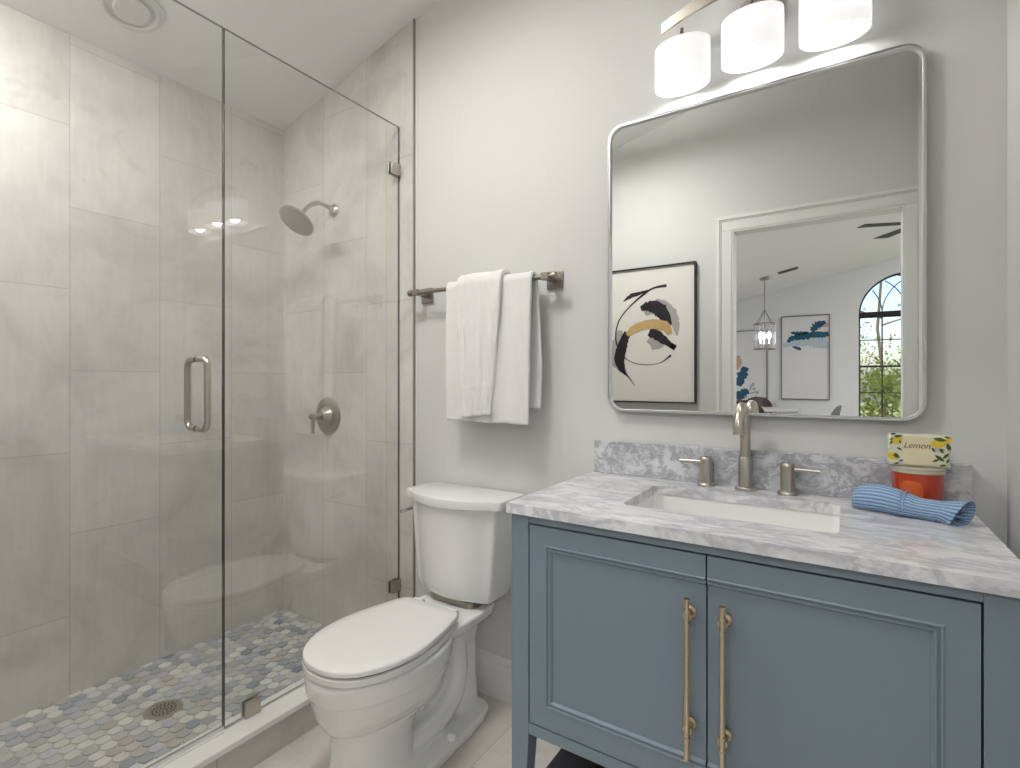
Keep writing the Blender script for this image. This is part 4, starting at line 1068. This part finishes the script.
# dining table and chairs
TCX, TCY = -1.10, -6.75
t = thing('dining_table', 'round white dining table under the pendant, seen in the mirror', 'table', (TCX, TCY, 0))
bm = new(); lathe(bm, [(.52, .735), (.55, .745), (.55, .760), (.54, .765)], (TCX, TCY, 0), seg=56); obj('tabletop', bm, M['table'], t, smooth=True)
bm = new(); lathe(bm, [(.30, 0), (.29, .03), (.07, .06), (.05, .40), (.08, .70), (.2, .735)], (TCX, TCY, 0), seg=32); obj('pedestal', bm, M['darkwood'], t, smooth=True)
bm = new()
for k in range(60):
    a = 2*PI*k/60; bmesh.ops.create_uvsphere(bm, u_segments=8, v_segments=6, radius=.013, matrix=Matrix.Translation((TCX + .53*math.cos(a), TCY + .53*math.sin(a), .722)))
o = obj('beaded_edge', bm, M['table'], t, smooth=True); o['kind'] = 'stuff'
def chair(name, label, x, y, rz, mat, top, wood, curve=.10):
    t = thing(name, label, 'chair', (x, y, 0), 'chairs around the dining table')
    Rm = Matrix.Translation((x, y, 0)) @ Matrix.Rotation(rz, 4, 'Z')
    def put(nm, bm, m, par=t, **k):
        bmesh.ops.transform(bm, matrix=Rm, verts=bm.verts); return obj(nm, bm, m, par, **k)
    bm = new(); prism(bm, rrect(-.23, .23, -.22, .22, .06, 5), 'Z', .42, .48); put('seat', bm, mat, bevel=.012)
    bm = new(); N = 16; rings = []
    for k in range(N + 1):
        u = -1 + 2*k/N; xx = .235*u; yb_ = -.20 - curve*(1 - u*u)*.6; zt = .55 + (top - .55)*(1 - .35*abs(u)**3)
        rings.append([bm.verts.new(p) for p in ((xx, yb_, .48), (xx, yb_ + .03, .48), (xx*.96, yb_ - .07 + .03, zt), (xx*.96, yb_ - .07, zt))])
    for a, b in zip(rings, rings[1:]):
        for k in range(4): bm.faces.new((a[k], a[(k+1) % 4], b[(k+1) % 4], b[k]))
    bm.faces.new(rings[0][::-1]); bm.faces.new(rings[-1]); put('backrest', bm, mat, smooth=True, bevel=.008)
    for sx in (-1, 1):
        for sy in (-1, 1):
            bm = new(); tube(bm, [(sx*.19, sy*.18, .42), (sx*.215, sy*.205, 0)], [.02, .012], 10); put('leg', bm, wood, smooth=True)
chair('dining_chair', 'grey upholstered dining chair to the right of the table, seen in the mirror', -.37, -6.70, PI/2 + .12, M['greyfabric'], .84, M['darkwood'])
chair('dining_chair', 'dark wooden dining chair on the near side of the table, seen in the mirror', -1.02, -5.98, PI + .25, M['darkwood'], .92, M['darkwood'])
chair('dining_chair', 'dark wooden dining chair on the far side of the table behind the faucet spout', -1.25, -7.50, .15, M['darkwood'], .90, M['darkwood'])

# ------------------------------------------------------------------ garden outside the arched window
bm = new(); bx(bm, -16, 24, -40, YD - .16, -.45, -.30)
struct('ground', bm, M['grass'], 'grassy ground outside the arched window', 'ground')
def leaves(bm, c, rx, rz, n, size, rnd):
    for _ in range(n):
        v = Vector((rnd.gauss(0, .5), rnd.gauss(0, .5), rnd.gauss(0, .5)))
        p = Vector((c[0] + v.x*rx, c[1] + v.y*rx, c[2] + v.z*rz))
        a = Vector((rnd.uniform(-1, 1), rnd.uniform(-1, 1), rnd.uniform(-1, 1))).normalized(); b = a.orthogonal().normalized(); s = size*rnd.uniform(.6, 1.4)
        bm.faces.new([bm.verts.new(p + q) for q in (a*s, b*s*.5, -a*s, -b*s*.5)])
def tree(x, y, h, label, seed, dens, lm):
    rnd = random.Random(seed); t = thing('pine_tree', label, 'tree', (x, y, -.3), 'pine trees outside the arched window')
    pts = [(x + rnd.uniform(-.08, .08)*k, y, -.3 + h*k/6) for k in range(7)]
    bm = new(); tube(bm, pts, [.05 - .006*k for k in range(7)], 8)
    tips = []
    for k in range(9):
        z = h*rnd.uniform(.28, .95); a = rnd.uniform(0, 2*PI); L = rnd.uniform(.4, 1.1)
        e = Vector((x + L*math.cos(a), y + L*math.sin(a), z + .25)); tips.append(e); tube(bm, [(x, y, z - .1), e], [.03, .01], 5)
    obj('trunk', bm, M['bark'], t, smooth=True)
    bm = new()
    for e in tips: leaves(bm, e, .42, .30, dens, .07, rnd)
    leaves(bm, (x, y, h*.9), .6, .7, dens, .07, rnd); obj('foliage', bm, lm, t)
spots = [(-1.3, -12.2, 7.5), (2.1, -13.2, 6.8), (-1.4, -16, 8.5), (.9, -17, 9), (3.3, -17.5, 9), (-.3, -21, 9.5), (2.2, -22, 10), (5.2, -22, 10), (-3.4, -21, 10), (4.4, -27, 11)]
where = ['nearest the left edge of the window', 'behind the central muntin', 'with low crown near the window', 'tall and dark in the second row', 'at the right of the window view', 'far back on the left', 'far back in the middle', 'far back on the right', 'farthest from the window', 'partly hidden by the window frame']
for k, (x, y, h) in enumerate(spots): tree(x, y, h, 'thin-trunked pine tree ' + where[k], 40 + k, 26, M['leaf_b'] if k % 2 else M['leaf_a'])
def bush(x, y, h, r, seed, label, lm):
    rnd = random.Random(seed); t = thing('shrub', label, 'shrub', (x, y, -.3), 'shrubs outside the arched window')
    bm = new()
    for k in range(4): tube(bm, [(x, y, -.3), (x + rnd.uniform(-r, r)*.5, y + rnd.uniform(-r, r)*.5, h*.6)], [.03, .01], 5)
    obj('stem', bm, M['bark'], t)
    bm = new()
    for k in range(7): leaves(bm, (x + rnd.uniform(-r, r)*.6, y + rnd.uniform(-r, r)*.4, -.1 + h*rnd.uniform(.1, .85)), r*.7, h*.35, 110, .085, rnd)
    obj('foliage', bm, lm, t)
bush(.95, -14.6, 1.5, .75, 3, 'bright green shrub in the middle of the lower panes', M['leaf_a'])
bush(-.9, -14.2, 1.3, .7, 4, 'mid green shrub left beyond the window edge', M['leaf_b'])
bush(2.7, -14.8, 1.6, .75, 5, 'bright shrub at the lower right of the window view', M['leaf_a'])
bush(-4.5, -33, 4.2, 2.2, 20, 'broad bush on the far left horizon', M['leaf_b'])
bush(.5, -33, 4.2, 2.2, 21, 'broad bush on the horizon left of the middle', M['leaf_a'])
bush(5.5, -33, 4.4, 2.2, 22, 'broad bush on the horizon right of the middle', M['leaf_b'])
bush(10.5, -33, 4.2, 2.2, 23, 'broad bush on the far right horizon', M['leaf_a'])
